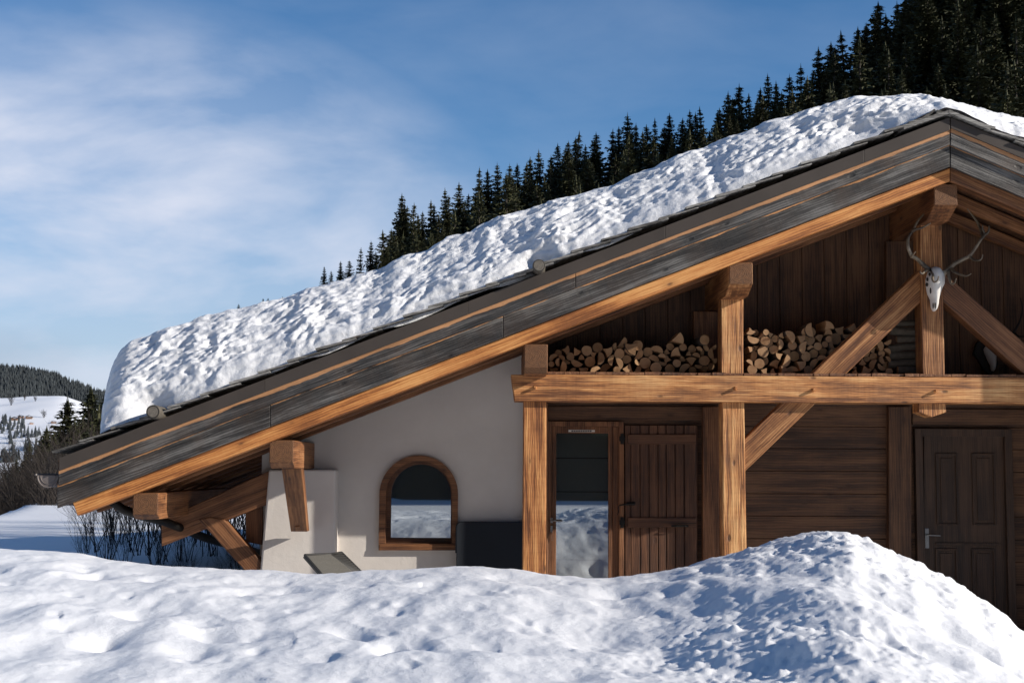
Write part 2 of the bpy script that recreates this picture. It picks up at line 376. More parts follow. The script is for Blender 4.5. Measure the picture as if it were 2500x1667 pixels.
xs = [-900, -500, -300, -180, -110, -70, -50]+lin(-40, 12, 131)+[15, 20, 30, 45, 70, 110, 200, 400]
ys = [-500, -200, -80, -30, -10, -3, 0, 2]+lin(3, 60, 120)+[66, 75, 90, 110, 150, 220, 320, 450]
o = grid('ground', xs, ys, ground_z, M['snow']); tag(o, kind='structure')

# ---- roof snow
TILE = [(130,1104),(340,1028),(627,925),(765,877),(957,804),(1222,704),(1435,617),(1701,510),(1913,425),(2105,350),(2211,303),(2290,272),(2320,262),(2500,335),(2760,444),(3300,671)]
TOP = [(180,920),(262,903),(280,889),(308,868),(372,832),(457,800),(531,770),(595,752),(680,732),(781,696),(903,664),(1010,621),(1116,579),(1254,526),(1382,483),(1488,451),(1594,409),(1701,366),(1807,329),(1913,287),(1988,260),(2051,244),(2105,236),(2179,232),(2232,235),(2296,246),(2360,258),(2423,274),(2500,293),(2760,372),(3300,590)]
TT = [(px(u, v, YT).x, px(u, v, YT).z) for u, v in TILE]
TW = 1.25
TP = [(px(u, v, YT+TW*.82).x, px(u, v, YT+TW*.82).z) for u, v in TOP]
XL = px(236, 1070, YT).x; XR = px(3240, 400, YT).x
def slope_pt(X):  # tile line
    return interp(TT, X)
logs_u = [(373, 1005), (1316, 648)]
LG = [px(u, v, YT+.03) for u, v in logs_u]
def rs_pt(X, t):
    zt = slope_pt(X)+.012
    ztop = max(interp(TP, X), zt+.05)
    H = ztop-zt
    e = max(0.0, min(1, (X-XL)/.30)); e = (1-(1-e)**3.2)**.36
    edge = .02*nz3(X*3, 3)+.015*nz3(X*9, 5)
    q = min(1, max(0, t)/TW)
    f = (1-(1-q)**2.1)**.72
    # a ledge low down, as the snow slumped off the verge
    f = f*(.80+.20*ss((q-.25)/.5))
    y = YT+.10+edge+max(t, 0)
    z = zt+H*f*max(.0, e)
    p = Vector((X-.30*q*math.exp(-(X-XL)/1.0), y, z))
    # sun cups: bowls with sharper rims, stretched along the slope
    w = min(1, q*6+.12)*min(1, e*1.3+.05)
    cx, cy = X*4.1+.45*nz3(X*2.3, y*2.3, 4), (y+z*.9-X*.3)*5.7+.45*nz3(X*2.3, y*2.3, 9)
    d0, d1, _ = cell(cx, cy, 0); d2, d3, _ = cell(cx*2.3, cy*2.3, 5); d4, d5, _ = cell(cx*5.1, cy*5.1, 8)
    amp = .6+.9*max(0, nz3(X*1.1, y*1.4, 21)+.35)
    sm = lambda d: d*d/(d*d+.16)*1.25
    bowl = amp*(sm(d0)*.046+sm(d2)*.034)+.003*d4+.012*nz3(X*8, y*8, z*8)+.010*abs(nz3(X*13, y*13, z*13))
    bowl += .016*nz3(X*.9, y*1.2, 3)+.012*nz3(X*3.1, z*4+y*2, 1)+.004*nz3(X*26, y*26, z*26)
    nrm = Vector((-.25, -.72*(1-q)-.15, .75)).normalized()
    p += nrm*(bowl-.035)*w*(1-.55*max(0, q-.6)/.4)
    # hollow scooped near the ridge
    hx = (X-px(2090, 330, 13).x)/.42; hz = (z-px(2090, 322, 13).z)/.16
    k = math.exp(-hx*hx-hz*hz); p.y += .14*k
    for lg in LG:  # melt hollow round each log
        k = math.exp(-((X-lg.x)/.17)**2-((z-lg.z)/.15)**2); p.y += .12*k
    p.z = max(p.z, zt+.015); p.y = max(p.y, YT+.07)
    return tuple(p)
XSN = [XL+.42*(i/60)**1.7 for i in range(60)]+lin(XL+.43, px(2700, 400, YT).x, 1000)+lin(px(2712, 400, YT).x, XR, 90)
tsn = [0, .004]+[TW*(i/150)**1.12 for i in range(1, 151)]+[1.35, 1.6, 2, 2.6, 3.4, 4.5, 6, 8]
o = grid('roof_snow', XSN, tsn, rs_pt, M['roofsnow'])
tag(o, 'thick dimpled white snow blanket covering the sloping chalet roof', 'snow', kind='stuff')

# ================================================================ CHALET
ch = empty('chalet', (0, 14, 0), label='timber and white plaster chalet with weathered grey verge boards under a snowy roof', cat='house')
RA = math.atan2(px(2320,407,YBG).z-px(138,1241,YBG).z, px(2320,407,YBG).x-px(138,1241,YBG).x)
RB = math.atan2(px(2500,483,YBG).z-px(2320,407,YBG).z, px(2500,483,YBG).x-px(2320,407,YBG).x)
def CL(u): return 1241+(407-1241)*(u-138)/(2320-138)   # bottom line of lowest left board
def CRr(u): return 407+(483-407)*(u-2320)/180.0
O = {'c0': 0, 'c1': 57, 'b1': 91, 'a1': 122}
def lboard(name, u0, u1, o0, o1, y0, y1, mat, skew0=0, skew1=0, bev=.004):
    q = [(u0+skew0*(-1), CL(u0)-o0), (u1, CL(u1)-o0), (u1+skew1, CL(u1)-o1), (u0, CL(u0)-o1)]
    pts = [P(u, v, y0) for u, v in q]
    # origin of the local frame on the board's centre line so that local z = distance across the board
    a = Vector((pts[0][0], pts[0][1])); b = Vector((pts[1][0], pts[1][1])); c = Vector((pts[3][0], pts[3][1])); d = Vector((pts[2][0], pts[2][1]))
    m = (a+b+c+d)/4
    return MB().prism(pts, y0, y1).build(name, mat, ch, frame((m.x, (y0+y1)/2, m.y), RA), bevel=bev)
def rboard(name, u0, u1, o0, o1, y0, y1, mat):
    q = [(u0, CRr(u0)-o0), (u1, CRr(u1)-o0), (u1, CRr(u1)-o1), (u0, CRr(u0)-o1)]
    pts = [P(u, v, y0) for u, v in q]; mxx = sum(p[0] for p in pts)/4; mz = sum(p[1] for p in pts)/4
    return MB().prism(pts, y0, y1).build(name, mat, ch, frame((mxx, (y0+y1)/2, mz), RB), bevel=.004)
jC = [139, 660, 1228, 2319]
for a, b in zip(jC, jC[1:]): lboard('verge_board', a+.6, b-.6, 0, 58, YBG, YBG+.035, M['grey'])
jB = [142, 1405, 2319]
for a, b in zip(jB, jB[1:]): lboard('verge_board', a+.6, b-.6, 54, 92, YBG-.032, YBG+.012, M['greyB'])
jA = [144, 646, 1142, 1624, 2110, 2319]
for a, b in zip(jA, jA[1:]): lboard('flashing_strip', a+.4, b-.4, 90, 121, YBG-.052, YBG-.035, M['flash'], bev=.002)
rboard('verge_board', 2321, 3250, 0, 57, YBG, YBG+.035, M['grey'])
rboard('verge_board', 2321, 3250, 54, 97, YBG-.032, YBG+.012, M['greyB'])
rboard('flashing_strip', 2321, 3250, 95, 121, YBG-.052, YBG-.035, M['flash'])
# deck under the tiles
def roofline(off, y):   # offset (px at YBG) above the verge bottom -> world x,z line points
    return [P(138, CL(138)-off, YBG), P(2320, 407-off, YBG), P(3280, CRr(3280)-off, YBG)]
top = roofline(118, 0); bot = roofline(46, 0)
mbk = MB().prism(top+bot[::-1], YBG+.06, 24.0); mbk.build('roof_deck', M['inner'], ch, frame((0, 14, 3), RA))
# soffit boards seen from below (sheet with board lines)
def rafter_at(y, u0=180, bottom=-35, t=.10, mat=None):
    q = [(u0-6, CL(u0)+2), (2319, CL(2319)+2), (2319, CL(2319)-bottom), (u0+6, CL(u0)-bottom)]
    q2 = [(2320.5, 409), (3240, CRr(3240)+2), (3240, CRr(3240)-bottom), (2320.5, 407-bottom)]
    pts = [P(u, v, YR) for u, v in q]; MB().prism([(a, b) for a, b in pts], y, y+t).build('rafter', mat or M['rafter'], ch, frame((0, y, 2), RA), bevel=.006)
    pts = [P(u, v, YR) for u, v in q2]; MB().prism([(a, b) for a, b in pts], y, y+t).build('rafter', M['truss'], ch, frame((4, y, 3), RB), bevel=.006)  # right rafters use the darker copy, shade painted in
rafter_at(YR, 183, -35, .14)
for k in range(1, 9): rafter_at(YR+.02+.62*k, 183, -33, .10, M['truss'])
mb = MB()   # soffit planks running up the slope, gaps between
for k in range(40):
    y0 = YR+.15+.17*k
    a = P(150, CL(150)-4, YR); b = P(2320, 403, YR); c = P(3240, CRr(3240)-4, YR)
    e = P(150, CL(150)-16, YR); f = P(2320, 391, YR); g_ = P(3240, CRr(3240)-16, YR)
    mb.prism([a, b, f, e], y0, y0+.163); mb.prism([b, c, g_, f], y0, y0+.163)
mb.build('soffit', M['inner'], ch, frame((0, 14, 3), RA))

# shingles along the verge (one mesh) : overlapping thin slabs, several across the depth
mb = MB(); n = 31
A = Vector(P(130, 1113, YT)); Bq = Vector(P(2296, 281, YT)); d = (Bq-A)/n; du = d.normalized(); nu = Vector((-du.y, du.x))
for i in range(n):
    for row in range(2):
        th = .016+random.random()*.01; lift = .010+random.random()*.010; ln = d.length*1.35
        s = A+d*i+du*random.uniform(-.02, .02); y0 = YT+random.uniform(-.02, .015)+row*.55
        p0 = s+nu*(lift+.016); p1 = s+du*ln+nu*.002
        mb.prism([tuple(p0), tuple(p1), tuple(p1+nu*th*.6), tuple(p0+nu*th)], y0, y0+.54)
A2 = Vector(P(2330, 285, YT)); B2 = Vector(P(3290, 679, YT)); d2 = (B2-A2)/13; du2 = d2.normalized(); nu2 = Vector((-du2.y, du2.x))
for i in range(13):
    s = A2+d2*i; th = .022
    p0 = s+nu2*.0; p1 = s+du2*d2.length*1.3+nu2*.035
    mb.prism([tuple(p0), tuple(p1), tuple(p1+nu2*th), tuple(p0+nu2*th*.6)], YT+random.uniform(-.02, .01), YT+1.0)
# ridge caps: boards from the right slope overshooting the ridge
def capboard(u0, v0, u1, v1, tt, y0, y1):
    a = Vector(P(u0, v0, y0)); b = Vector(P(u1, v1, y0)); n_ = Vector((-(b-a).y, (b-a).x)).normalized()
    mb.prism([tuple(a), tuple(b), tuple(b-n_*tt), tuple(a-n_*tt)], y0, y1)
capboard(2288, 268, 2416, 306, .03, YT+.05, YT+1.2)
capboard(2285, 270, 2245, 300, .022, YT+.06, YT+1.0)
capboard(2224, 293, 2250, 300, .02, YT+.3, YT+1.0)
capboard(2224, 294, 2200, 315, .02, YT+.3, YT+1.0)
capboard(2205, 308, 2320, 268, .03, YT-.01, YT+.6)
capboard(2318, 268, 2420, 310, .03, YT-.012, YT+.6)
mb.build('shingles', M['tile'], ch, frame((0, 14, 3), 0), bevel=0)
# snow guard logs lying on the roof
for (u, v), rr in zip(logs_u, (.062, .058)):
    p = px(u, v, YT-.11); mb = MB().tube([(p.x, p.y, p.z), (p.x+.0, p.y+.02, p.z), (p.x+.02, p.y+1.0, p.z-.02), (p.x+.02, p.y+2.5, p.z-.05)], [rr*.97, rr, rr*1.04, rr], 20)
    mb.build('snow_guard_log', [M['barkn'], M['logend']], ch, frame((p.x, p.y, p.z), axis=(0, 1, 0)), ends=True, bevel=.004)

# purlins: face quad at YPU, bevel cut under it, then straight back through the wall
def purlin(u0, u1, v0, v1, vb, cut, y0=YPU, y1=16.5, mat='wood'):
    a = px(u0, v0, y0); b = px(u1, v1, y0); zb = px(u0, vb, y0+cut).z; x0, x1, zt, zm = a.x, b.x, a.z, b.z
    prof = [(y0, zt), (y0, zm), (y0+cut, zb), (y1, zb), (y1, zt)]
    vs = [(x0, y, z) for y, z in prof]+[(x1, y, z) for y, z in prof]; n = 5
    fs = [tuple(range(n)), tuple(range(2*n-1, n-1, -1))]+[((i+1) % n, i, i+n, (i+1) % n+n) for i in range(n)]
    return MB().add(vs, fs).build('purlin', [M[mat], M['end']], ch, frame(((x0+x1)/2, y0, (zt+zm)/2), axis=(0, 1, 0)), bevel=.008, ends=True)
purlin(325, 385, 1203, 1256, 1267, .09, mat='truss')
purlin(658, 716, 1074, 1129, 1143, .10, mat='truss')
purlin(1280, 1337, 840, 897, 912, .03, mat='truss')
purlin(1780, 1838, 641, 694, 724, .26, mat='honey')
purlin(2280, 2338, 449, 501, 540, .26, mat='truss')

# posts
def post(u0, u1, v0, v1, y0=YPO, y1=YPB, mat='wood', u0b=None, u1b=None):
    q = [(u0b or u0, v1), (u1b or u1, v1), (u1, v0), (u0, v0)]
    return pxprism('post', q, y0, y1, [M[mat], M['end']], ch, R(90), .008)
def v_floor(Y): return 1149+1.6/Y*F
post(1278, 1334, 978, 1545, u0b=1275, u1b=1333)
post(1761, 1815, 722, 917, mat='pale')
post(1763, 1817, 980, 1545, mat='pale', u0b=1767, u1b=1826)
post(2245, 2299, 538, 921, mat='honey', u0b=2253, u1b=2307)
post(2752, 2806, 984, 1545, mat='honey')
post(2752, 2806, 640, 919, mat='honey')
# tie beam with pegs
q = [(1256, 979), (2880, 987), (2880, 924), (1247, 914)]
tb = pxprism('tie_beam', q, YBM, YPB+.01, [M['pale'], M['end']], ch, 0, .008)
for u, v in ((1306, 946), (1795, 948), (1985, 952), (2284, 955)):
    p = px(u, v, YBM); s = .022; r = random.uniform(.2, .6)
    pts = [(p.x+s*1.1*math.cos(r+k*math.pi/2), p.z+s*math.sin(r+k*math.pi/2)) for k in range(4)]
    m = MB(); m.hexa([(x*.55+p.x*.45, YBM-.045, z*.55+p.z*.45) for x, z in pts], [(x, YBM+.02, z) for x, z in pts]); m.build('peg', M['wood'], tb, frame((p.x, YBM, p.z), axis=(0, 1, 0)), bevel=.002)
# post foot under the beam
mb = MB(); a = px(2243, 981, YPO); b = px(2310, 1006, YPO); c = px(2275, 1018, YPO)
mb.prism([(a.x, a.z), (b.x, a.z), (b.x, b.z), (c.x, c.z), (a.x, b.z)], YPO-.0, YPB); mb.build('post_foot', M['pale'], ch, frame((a.x, YPO, a.z), R(90)), bevel=.006)
# braces
pxprism('brace', [(1817, 1152), (2250, 735), (2250, 655), (1817, 1072)], YPO+.03, YPB-.02, [M['honey'], M['end']], ch, R(43.5), .008)
pxprism('brace', [(2301, 735), (2303, 664), (2752, 1057), (2752, 1137)], YPO+.03, YPB-.02, [M['brown'], M['end']], ch, R(-41.5), .008)

# shelf boards for the firewood
mb = MB(); x = px(1336, 910, YBM).x; zs = px(1700, 917, YBM).z+.004; x1 = px(2600, 915, YBM).x
while x < x1:
    w = random.uniform(.13, .17); mb.box((x+.002, YBM+random.uniform(.0, .02), zs), (x+w-.003, YW, zs+.026+random.uniform(-.004, .004))); x += w
mb.build('shelf_boards', M['brown'], ch, frame((0, 14, 2), axis=(0, 1, 0)), bevel=.002)
ZSH = zs+.03
# floor slab of the loft behind/under shelf
MB().box((px(1336, 900, YBM).x, YPB+.02, zs-.12), (px(2650, 900, YBM).x, YW+.1, zs-.003)).build('loft_floor', M['inner'], ch, frame((0, 14, 2), 0))

# ---- walls
def poly_with_hole(name, outer, hole, y0, y1, mat, fr=None, bevel=0):
    bm = bmesh.new()
    def loop(pts):
        vs = [bm.verts.new((x, y0, z)) for x, z in pts]
        return [bm.edges.new((vs[i], vs[(i+1) % len(vs)])) for i in range(len(vs))]
    es = loop(outer)
    if hole: es += loop(hole)
    bmesh.ops.triangle_fill(bm, use_beauty=True, use_dissolve=False, edges=es)
    for f in bm.faces:
        f.normal_update()
        if f.normal.y > 0: f.normal_flip()
    geom = bmesh.ops.extrude_face_region(bm, geom=bm.faces[:])['geom']
    for v in [g for g in geom if isinstance(g, bmesh.types.BMVert)]: v.co.y = y1
    bmesh.ops.recalc_face_normals(bm, faces=bm.faces)
    fr = fr or frame((0, 14, 0), 0); inv = wm(ch).inverted()
    bmesh.ops.transform(bm, matrix=fr.inverted(), verts=bm.verts)
    me = bpy.data.meshes.new(name); bm.to_mesh(me); bm.free(); me.materials.append(mat)
    o = bpy.data.objects.new(name, me); C.objects.link(o); return o, fr
def arch(u0, u1, vt, vs_, vb, Y, n=26):
    "u0/u1 jambs, vt crown, vs_ spring, vb bottom"
    a = px(u0, vs_, Y); b = px(u1, vs_, Y); t = px((u0+u1)/2, vt, Y).z; z0 = px(u0, vb, Y).z
    cx = (a.x+b.x)/2; rx = (b.x-a.x)/2; rz = t-a.z
    pts = [(a.x, z0), (b.x, z0)]+[(cx+rx*math.cos(math.pi*k/n), a.z+rz*math.sin(math.pi*k/n)) for k in range(n+1)]
    return pts
hole = arch(940, 1106, 1124, 1207, 1328, YW)
wl = px(640, 1100, YW).x; wr = px(1292, 900, YW).x
def und(X): # underside height of the rafters at X
    a = P(138, CL(138)+35, YR); b = P(2320, 407+35, YR); c = P(2900, CRr(2900)+35, YR)
    return a[1]+(b[1]-a[1])*(X-a[0])/(b[0]-a[0]) if X < b[0] else b[1]+(c[1]-b[1])*(X-b[0])/(c[0]-b[0])
outer = [(wl, -.1), (wr, -.1), (wr, und(wr)+.15), (wl, und(wl)+.15)]
o, fr = poly_with_hole('plaster_wall', outer, hole, YW, YW+.30, M['plaster']); o.parent = ch; o.matrix_basis = wm(ch).inverted() @ fr
# buttress, tapering outward at its left
YB = 14.12
q = [(622, 1545), (816, 1545), (819, 1146), (656, 1146)]
b_ = pxprism('buttress', q, YB, YW+.02, M['plaster'], ch, 0, .02)
# far side of the plaster wall (return) so the house has depth
MB().box((wl, YW+.30, -.1), (wl+.3, 23, und(wl)+.1)).build('side_wall', M['plaster'], ch, frame((wl, 18, 0), 0))
xw = 6.45
pts = [(xw, -.1), (xw+.28, -.1), (xw+.28, und(xw+.28)+.05), (xw, und(xw)+.05)]
MB().prism(pts, 12.70, YW+.3).build('wing_wall', M['plaster'], ch, frame((xw, 14, 0), 0))
# plank wall: lower horizontal boards
mb = MB(); xa, xb = wr+.002, 6.45
vv = [984, 1040, 1094, 1149, 1204, 1259, 1314, 1369, 1424, 1480, 1536, 1560]
zz = [px(1900, v, YW).z for v in vv]
zz[0] = zs-.125
for a, b in zip(zz, zz[1:]): mb.box((xa, YW, b+.003), (xb, YW+.05, a-.003))
mb.box((xa, YW+.02, -.1), (xb, YW+.06, zz[0]))
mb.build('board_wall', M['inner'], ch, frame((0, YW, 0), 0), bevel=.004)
# upper wall: vertical boards
mb = MB(); xa2 = px(1300, 900, YW).x; w = px(1100, 0, YW).x-px(1046, 0, YW).x; x = xa2
while x < xb:
    zt = min(und(x), und(x+w))+.12
    pts = [(x+.0025, zs), (x+w-.0025, zs), (x+w-.0025, und(x+w)+.10), (x+.0025, und(x)+.10)]
    mb.prism(pts, YW+.0, YW+.03); x += w
mb.box((xa2, YW+.022, zs), (xb, YW+.05, zs+.4))
mb.prism([(xa2, zs), (xb, zs), (xb, und(xb)), (px(2320, 400, YR).x, und(px(2320, 400, YR).x)), (xa2, und(xa2))], YW+.02, YW+.05)
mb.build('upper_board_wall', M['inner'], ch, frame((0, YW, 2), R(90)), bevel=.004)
# dark trim under the rafters on the wall
# wall posts
for (u0, u1, v0, v1) in ((1716, 1756, 992, 1560), (2170, 2226, 992, 1560), (2164, 2214, 588, 905), (1693, 1752, 760, 905), (1290, 1338, 984, 1560)):
    pxprism('wall_post', [(u0, v1), (u1, v1), (u1, v0), (u0, v0)], YW-.09, YW+.01, M['brown'] if u0 < 1800 else M['inner'], ch, R(90), .008)
pxprism('lintel_board', [(1338, 1026), (1716, 1026), (1716, 992), (1338, 992)], YW-.035, YW+.01, M['inner'], ch, 0, .004)
pxprism('lintel_board', [(2228, 1036), (2560, 1038), (2560, 1000), (2228, 998)], YW-.035, YW+.01, M['inner'], ch, 0, .004)

# ---- struts at the left, below the eave
pxprism('eave_beam', [(394, 1333), (655, 1230), (665, 1145), (394, 1270)], 14.16, 14.32, [M['brown'], M['end']], ch, RA, .008)
pxprism('eave_brace', [(484, 1268), (514, 1262), (547, 1268), (650, 1384), (650, 1450)], 14.14, 14.33, [M['brown'], M['end']], ch, R(-48), .008)
pxprism('eave_block', [(600, 1322), (640, 1330), (640, 1215), (600, 1225)], 14.34, 14.5, M['brown'], ch, R(90), .006)
# strut from purlin down to the buttress (leans back)
def strut(top, bot, y0, y1, w0, w1, dpt):
    a = px(*top, y0); b = px(*bot, y1); fr_ = [(a.x-w0, a.y, a.z), (b.x-w1, b.y, b.z), (b.x+w1, b.y, b.z), (a.x+w0, a.y, a.z)]
    fr_ = [fr_[1], fr_[2], fr_[3], fr_[0]]
    MB().hexa(fr_, [(x, y+dpt, z) for x, y, z in fr_]).build('strut', [M['truss'], M['end']], ch, frame(a, axis=(b-a)), bevel=.006)
strut((712, 1144), (730, 1297), 13.02, 13.90, .092, .080, .16)
p = px(727, 1284, 13.84); MB().hexa([(p.x-.02, p.y-.03, p.z-.012), (p.x+.02, p.y-.03, p.z-.005), (p.x+.02, p.y-.03, p.z+.014), (p.x-.02, p.y-.03, p.z+.006)], [(p.x-.024, p.y+.03, p.z-.015), (p.x+.024, p.y+.03, p.z-.008), (p.x+.024, p.y+.03, p.z+.017), (p.x-.024, p.y+.03, p.z+.009)]).build('peg', M['truss'], ch, frame(p, axis=(0, 1, 0)))

# ---- gutter with end cap + downpipe
g0 = px(143, 1160, YBG); gl_ = px(92, 1160, YBG); rg = (g0.x-gl_.x)/2; cxg = (g0.x+gl_.x)/2
mb = MB(); n = 18
arc = [(cxg+rg*math.cos(math.pi+math.pi*k/n), g0.z-.0+rg*1.15*math.sin(math.pi+math.pi*k/n)) for k in range(n+1)]
arc2 = [(cxg+(rg-.006)*math.cos(math.pi+math.pi*k/n), g0.z+(rg*1.15-.006)*math.sin(math.pi+math.pi*k/n)) for k in range(n+1)]
mb.prism(arc+arc2[::-1], YBG+.0, 22.0)
ob = mb.build('gutter', M['metal'], ch, frame((cxg, YBG, g0.z), 0))
MB().prism([(x*.97+cxg*.03, z) for x, z in arc], YBG+.004, YBG+.010).build('end_cap', M['metal'], ob)
m = MB(); m.tube([(x, YBG-.002, z) for x, z in arc], .006, 6); m.tube([(cxg+rg*.72*math.cos(math.pi+math.pi*k/n), YBG+.002, g0.z-.004+rg*.80*math.sin(math.pi+math.pi*k/n)) for k in range(n+1)], .0035, 6)
m.tube([(gl_.x-.02, YBG, g0.z+.004), (gl_.x-.02, 22, g0.z+.004)], .009, 8); m.build('gutter_lip', M['metal'], ob, smooth=True)
pth = [px(275, 1225, 13.1), px(300, 1243, 13.25), px(340, 1257, 13.4), px(400, 1272, 13.9), px(500, 1312, 14.6), px(640, 1352, 15.2)]
MB().tube(pth, .042, 14).build('downpipe', M['iron'], ch, smooth=True)

# ---- arched window
def ring(name, o_, i_, y0, y1, mat, parent):
    ob, fr = poly_with_hole(name, o_, i_, y0, y1, mat)
    if parent: ob.parent = parent; ob.matrix_basis = wm(parent).inverted() @ fr
    else: ob.parent = ch; ob.matrix_basis = wm(ch).inverted() @ fr
    return ob
win = ring('window', arch(926, 1118, 1111, 1206, 1341, YW-.045), arch(942, 1104, 1125, 1207, 1326, YW-.045), YW-.045, YW+.08, M['brown'], None)
ring('sash', arch(940, 1106, 1124, 1207, 1328, YW+.06), arch(955, 1101, 1133, 1207, 1312, YW+.06), YW+.05, YW+.10, M['door'], win)
MB().prism(arch(951, 1104, 1129, 1207, 1316, YW+.075), YW+.075, YW+.079).build('glass', M['glass'], win)
MB().prism(arch(935, 1112, 1120, 1207, 1332, YW+.16), YW+.16, YW+.17).build('curtain', M['blind'], win)
pxprism('sill', [(924, 1343), (1119, 1343), (1117, 1329), (927, 1329)], YW-.055, YW+.02, M['truss'], win, 0, .004)

# ---- glass door
gd = pxprism('glass_door', [(1340, 1560), (1500, 1560), (1500, 1045), (1340, 1045)], YW-.02, YW-.002, M['door'], ch, R(90), .003)
def rectring(name, u0, u1, v0, v1, bw, y0, y1, mat, parent, bwt=None):
    a = px(u0, v0, y0); b = px(u1, v1, y0); w = bw; wt = bwt or bw; m = MB()
    m.box((a.x, y0, b.z), (a.x+w, y1, a.z)); m.box((b.x-w, y0, b.z), (b.x, y1, a.z)); m.box((a.x+w, y0, a.z-wt), (b.x-w, y1, a.z))
    return m.build(name, mat, parent, frame((a.x, y0, a.z), R(90)), bevel=.003)
rectring('frame', 1335, 1524, 1028, 1560, .05, YW-.075, YW-.021, M['brown'], gd)
m = MB()
def bx(m, u0, u1, v0, v1, y0, y1):
    a = px(u0, v0, y0); b = px(u1, v1, y0); m.box((a.x, y0, b.z), (b.x, y1, a.z))
bx(m, 1348, 1357, 1041, 1560, YW-.060, YW-.021); bx(m, 1485, 1495, 1041, 1560, YW-.060, YW-.021); bx(m, 1357.4, 1484.6, 1041, 1058, YW-.060, YW-.021); bx(m, 1495.5, 1512, 1042, 1560, YW-.052, YW-.021)
m.build('leaf_rail', M['brown'], gd, frame((px(1400, 1100, YW).x, YW, 1), R(90)), bevel=.003)
m = MB(); bx(m, 1356, 1486, 1057, 1560, YW-.042, YW-.039); m.build('glass', M['glass'], gd)
m = MB()
for a, b in ((1058, 1117), (1119, 1199), (1201, 1365), (1367, 1560)): bx(m, 1357, 1485, a, b, YW-.026+random.uniform(0, .003), YW-.020)
m.build('roman_blind', M['blind'], gd, bevel=.002)
m = MB(); bx(m, 1388, 1452, 1049, 1054.5, YW-.064, YW-.0595); vs_ = m.build('vent_strip', M['bone'], gd)
m = MB()
for k in range(9): bx(m, 1395+k*5.6, 1399.4+k*5.6, 1050.3, 1053.2, YW-.066, YW-.0635)
m.build('slot', M['dark'], gd)
m = MB(); p = px(1348, 1270, YW-.085); p2 = px(1373, 1271, YW-.12)
m.tube([(p.x, p.y+.03, p.z), (p.x, p2.y, p.z), (p.x+.015, p2.y-.004, p.z), (p2.x, p2.y-.002, p2.z)], .009, 8); bx(m, 1344, 1350, 1264, 1276, YW-.088, YW-.062); bx(m, 1344, 1349, 1283, 1298, YW-.088, YW-.062); m.tube([(p.x-.002, YW-.09, p.z-.09), (p.x-.002, YW-.09, p.z-.20)], .003, 5)
m.build('handle', M['steel'], gd, smooth=False)

# ---- open plank shutter door
sh = pxprism('plank_shutter', [(1526, 1560), (1703, 1560), (1703, 1039), (1526, 1039)], YW-.035, YW-.005, M['door'], ch, R(90), .003)
m = MB(); e = [1526, 1540, 1563, 1585, 1607, 1627, 1649, 1671, 1703]
for a, b in zip(e, e[1:]): bx(m, a+.2, b-.2, 1038, 1560, YW-.060+random.uniform(0, .003), YW-.036)
m.build('planks', M['door'], sh, frame((px(1600, 1200, YW).x, YW, 1), R(90)), bevel=.0025)
for v0, v1 in ((1060, 1084), (1263, 1287)):
    pxprism('ledge', [(1533, v1), (1700, v1), (1700, v0), (1533, v0)], YW-.080, YW-.0605, M['door'], sh, 0, .005)
m = MB(); p = px(1508, 1232, YW-.12)
m.tube([px(1549, 1229, YW-.10), px(1530, 1230, YW-.115), px(1512, 1233, YW-.12), px(1509, 1240, YW-.12), px(1510, 1250, YW-.12), px(1507, 1257, YW-.13)], [.014, .011, .006, .006, .006, .004], 7); bx(m, 1530, 1551, 1225, 1233, YW-.075, YW-.061)
m.build('latch', M['iron'], sh)
m = MB(); bx(m, 1639, 1681, 1281, 1286, YW-.104, YW-.0955); m.tube([px(1645, 1284, YW-.11), px(1650, 1283, YW-.13), px(1672, 1283, YW-.13), px(1677, 1284, YW-.11)], .006, 6); m.build('pull_handle', M['iron'], sh)
for v in (1058, 1262):
    m = MB(); bx(m, 1515, 1523, v, v+26, YW-.088, YW-.076); bx(m, 1512, 1526, v+7, v+19, YW-.092, YW-.0885); m.build('hinge', M['iron'], sh, bevel=.002)

# ---- panelled door at the right
pd = pxprism('panel_door', [(2256, 1560), (2462, 1560), (2462, 1062), (2256, 1062)], YW-.030, YW-.004, M['doordark'], ch, R(90), .003)
rectring('frame', 2234, 2484, 1046, 1560, .075, YW-.085, YW-.004, M['doordark'], pd)
def panel(u0, u1, v0, v1):
    m = MB(); a = px(u0, v0, YW-.03); b = px(u1, v1, YW-.03); w = .018
    for (x0, z0, x1, z1) in ((a.x, b.z, b.x, b.z+w), (a.x, a.z-w, b.x, a.z), (a.x, b.z+w, a.x+w, a.z-w), (b.x-w, b.z+w, b.x, a.z-w)): m.box((x0, YW-.050, z0), (x1, YW-.0305, z1))
    m.box((a.x+w+.03, YW-.042, b.z+w+.03), (b.x-w-.03, YW-.0305, a.z-w-.03))
    m.build('door_panel', M['doordark'], pd, frame((a.x, YW, a.z), R(90)), bevel=.004)
for q in ((2283, 2340, 1106, 1282), (2371, 2432, 1106, 1282), (2283, 2340, 1338, 1500), (2371, 2432, 1338, 1500)): panel(*q)
m = MB(); bx(m, 2285, 2445, 1324, 1331, YW-.045, YW-.0305); m.build('door_rail', M['doordark'], pd, bevel=.003)
m = MB(); bx(m, 2258, 2269, 1289, 1338, YW-.042, YW-.0305); hp = m.build('handle_plate', M['steel'], pd, bevel=.003)
m = MB(); m.tube([px(2264, 1306, YW-.04), px(2264, 1306, YW-.08), px(2270, 1306, YW-.085), px(2296, 1307, YW-.085)], .008, 8); m.tube([px(2264, 1321, YW-.040), px(2264, 1321, YW-.046)], .009, 10); m.build('handle', M['steel'], pd)

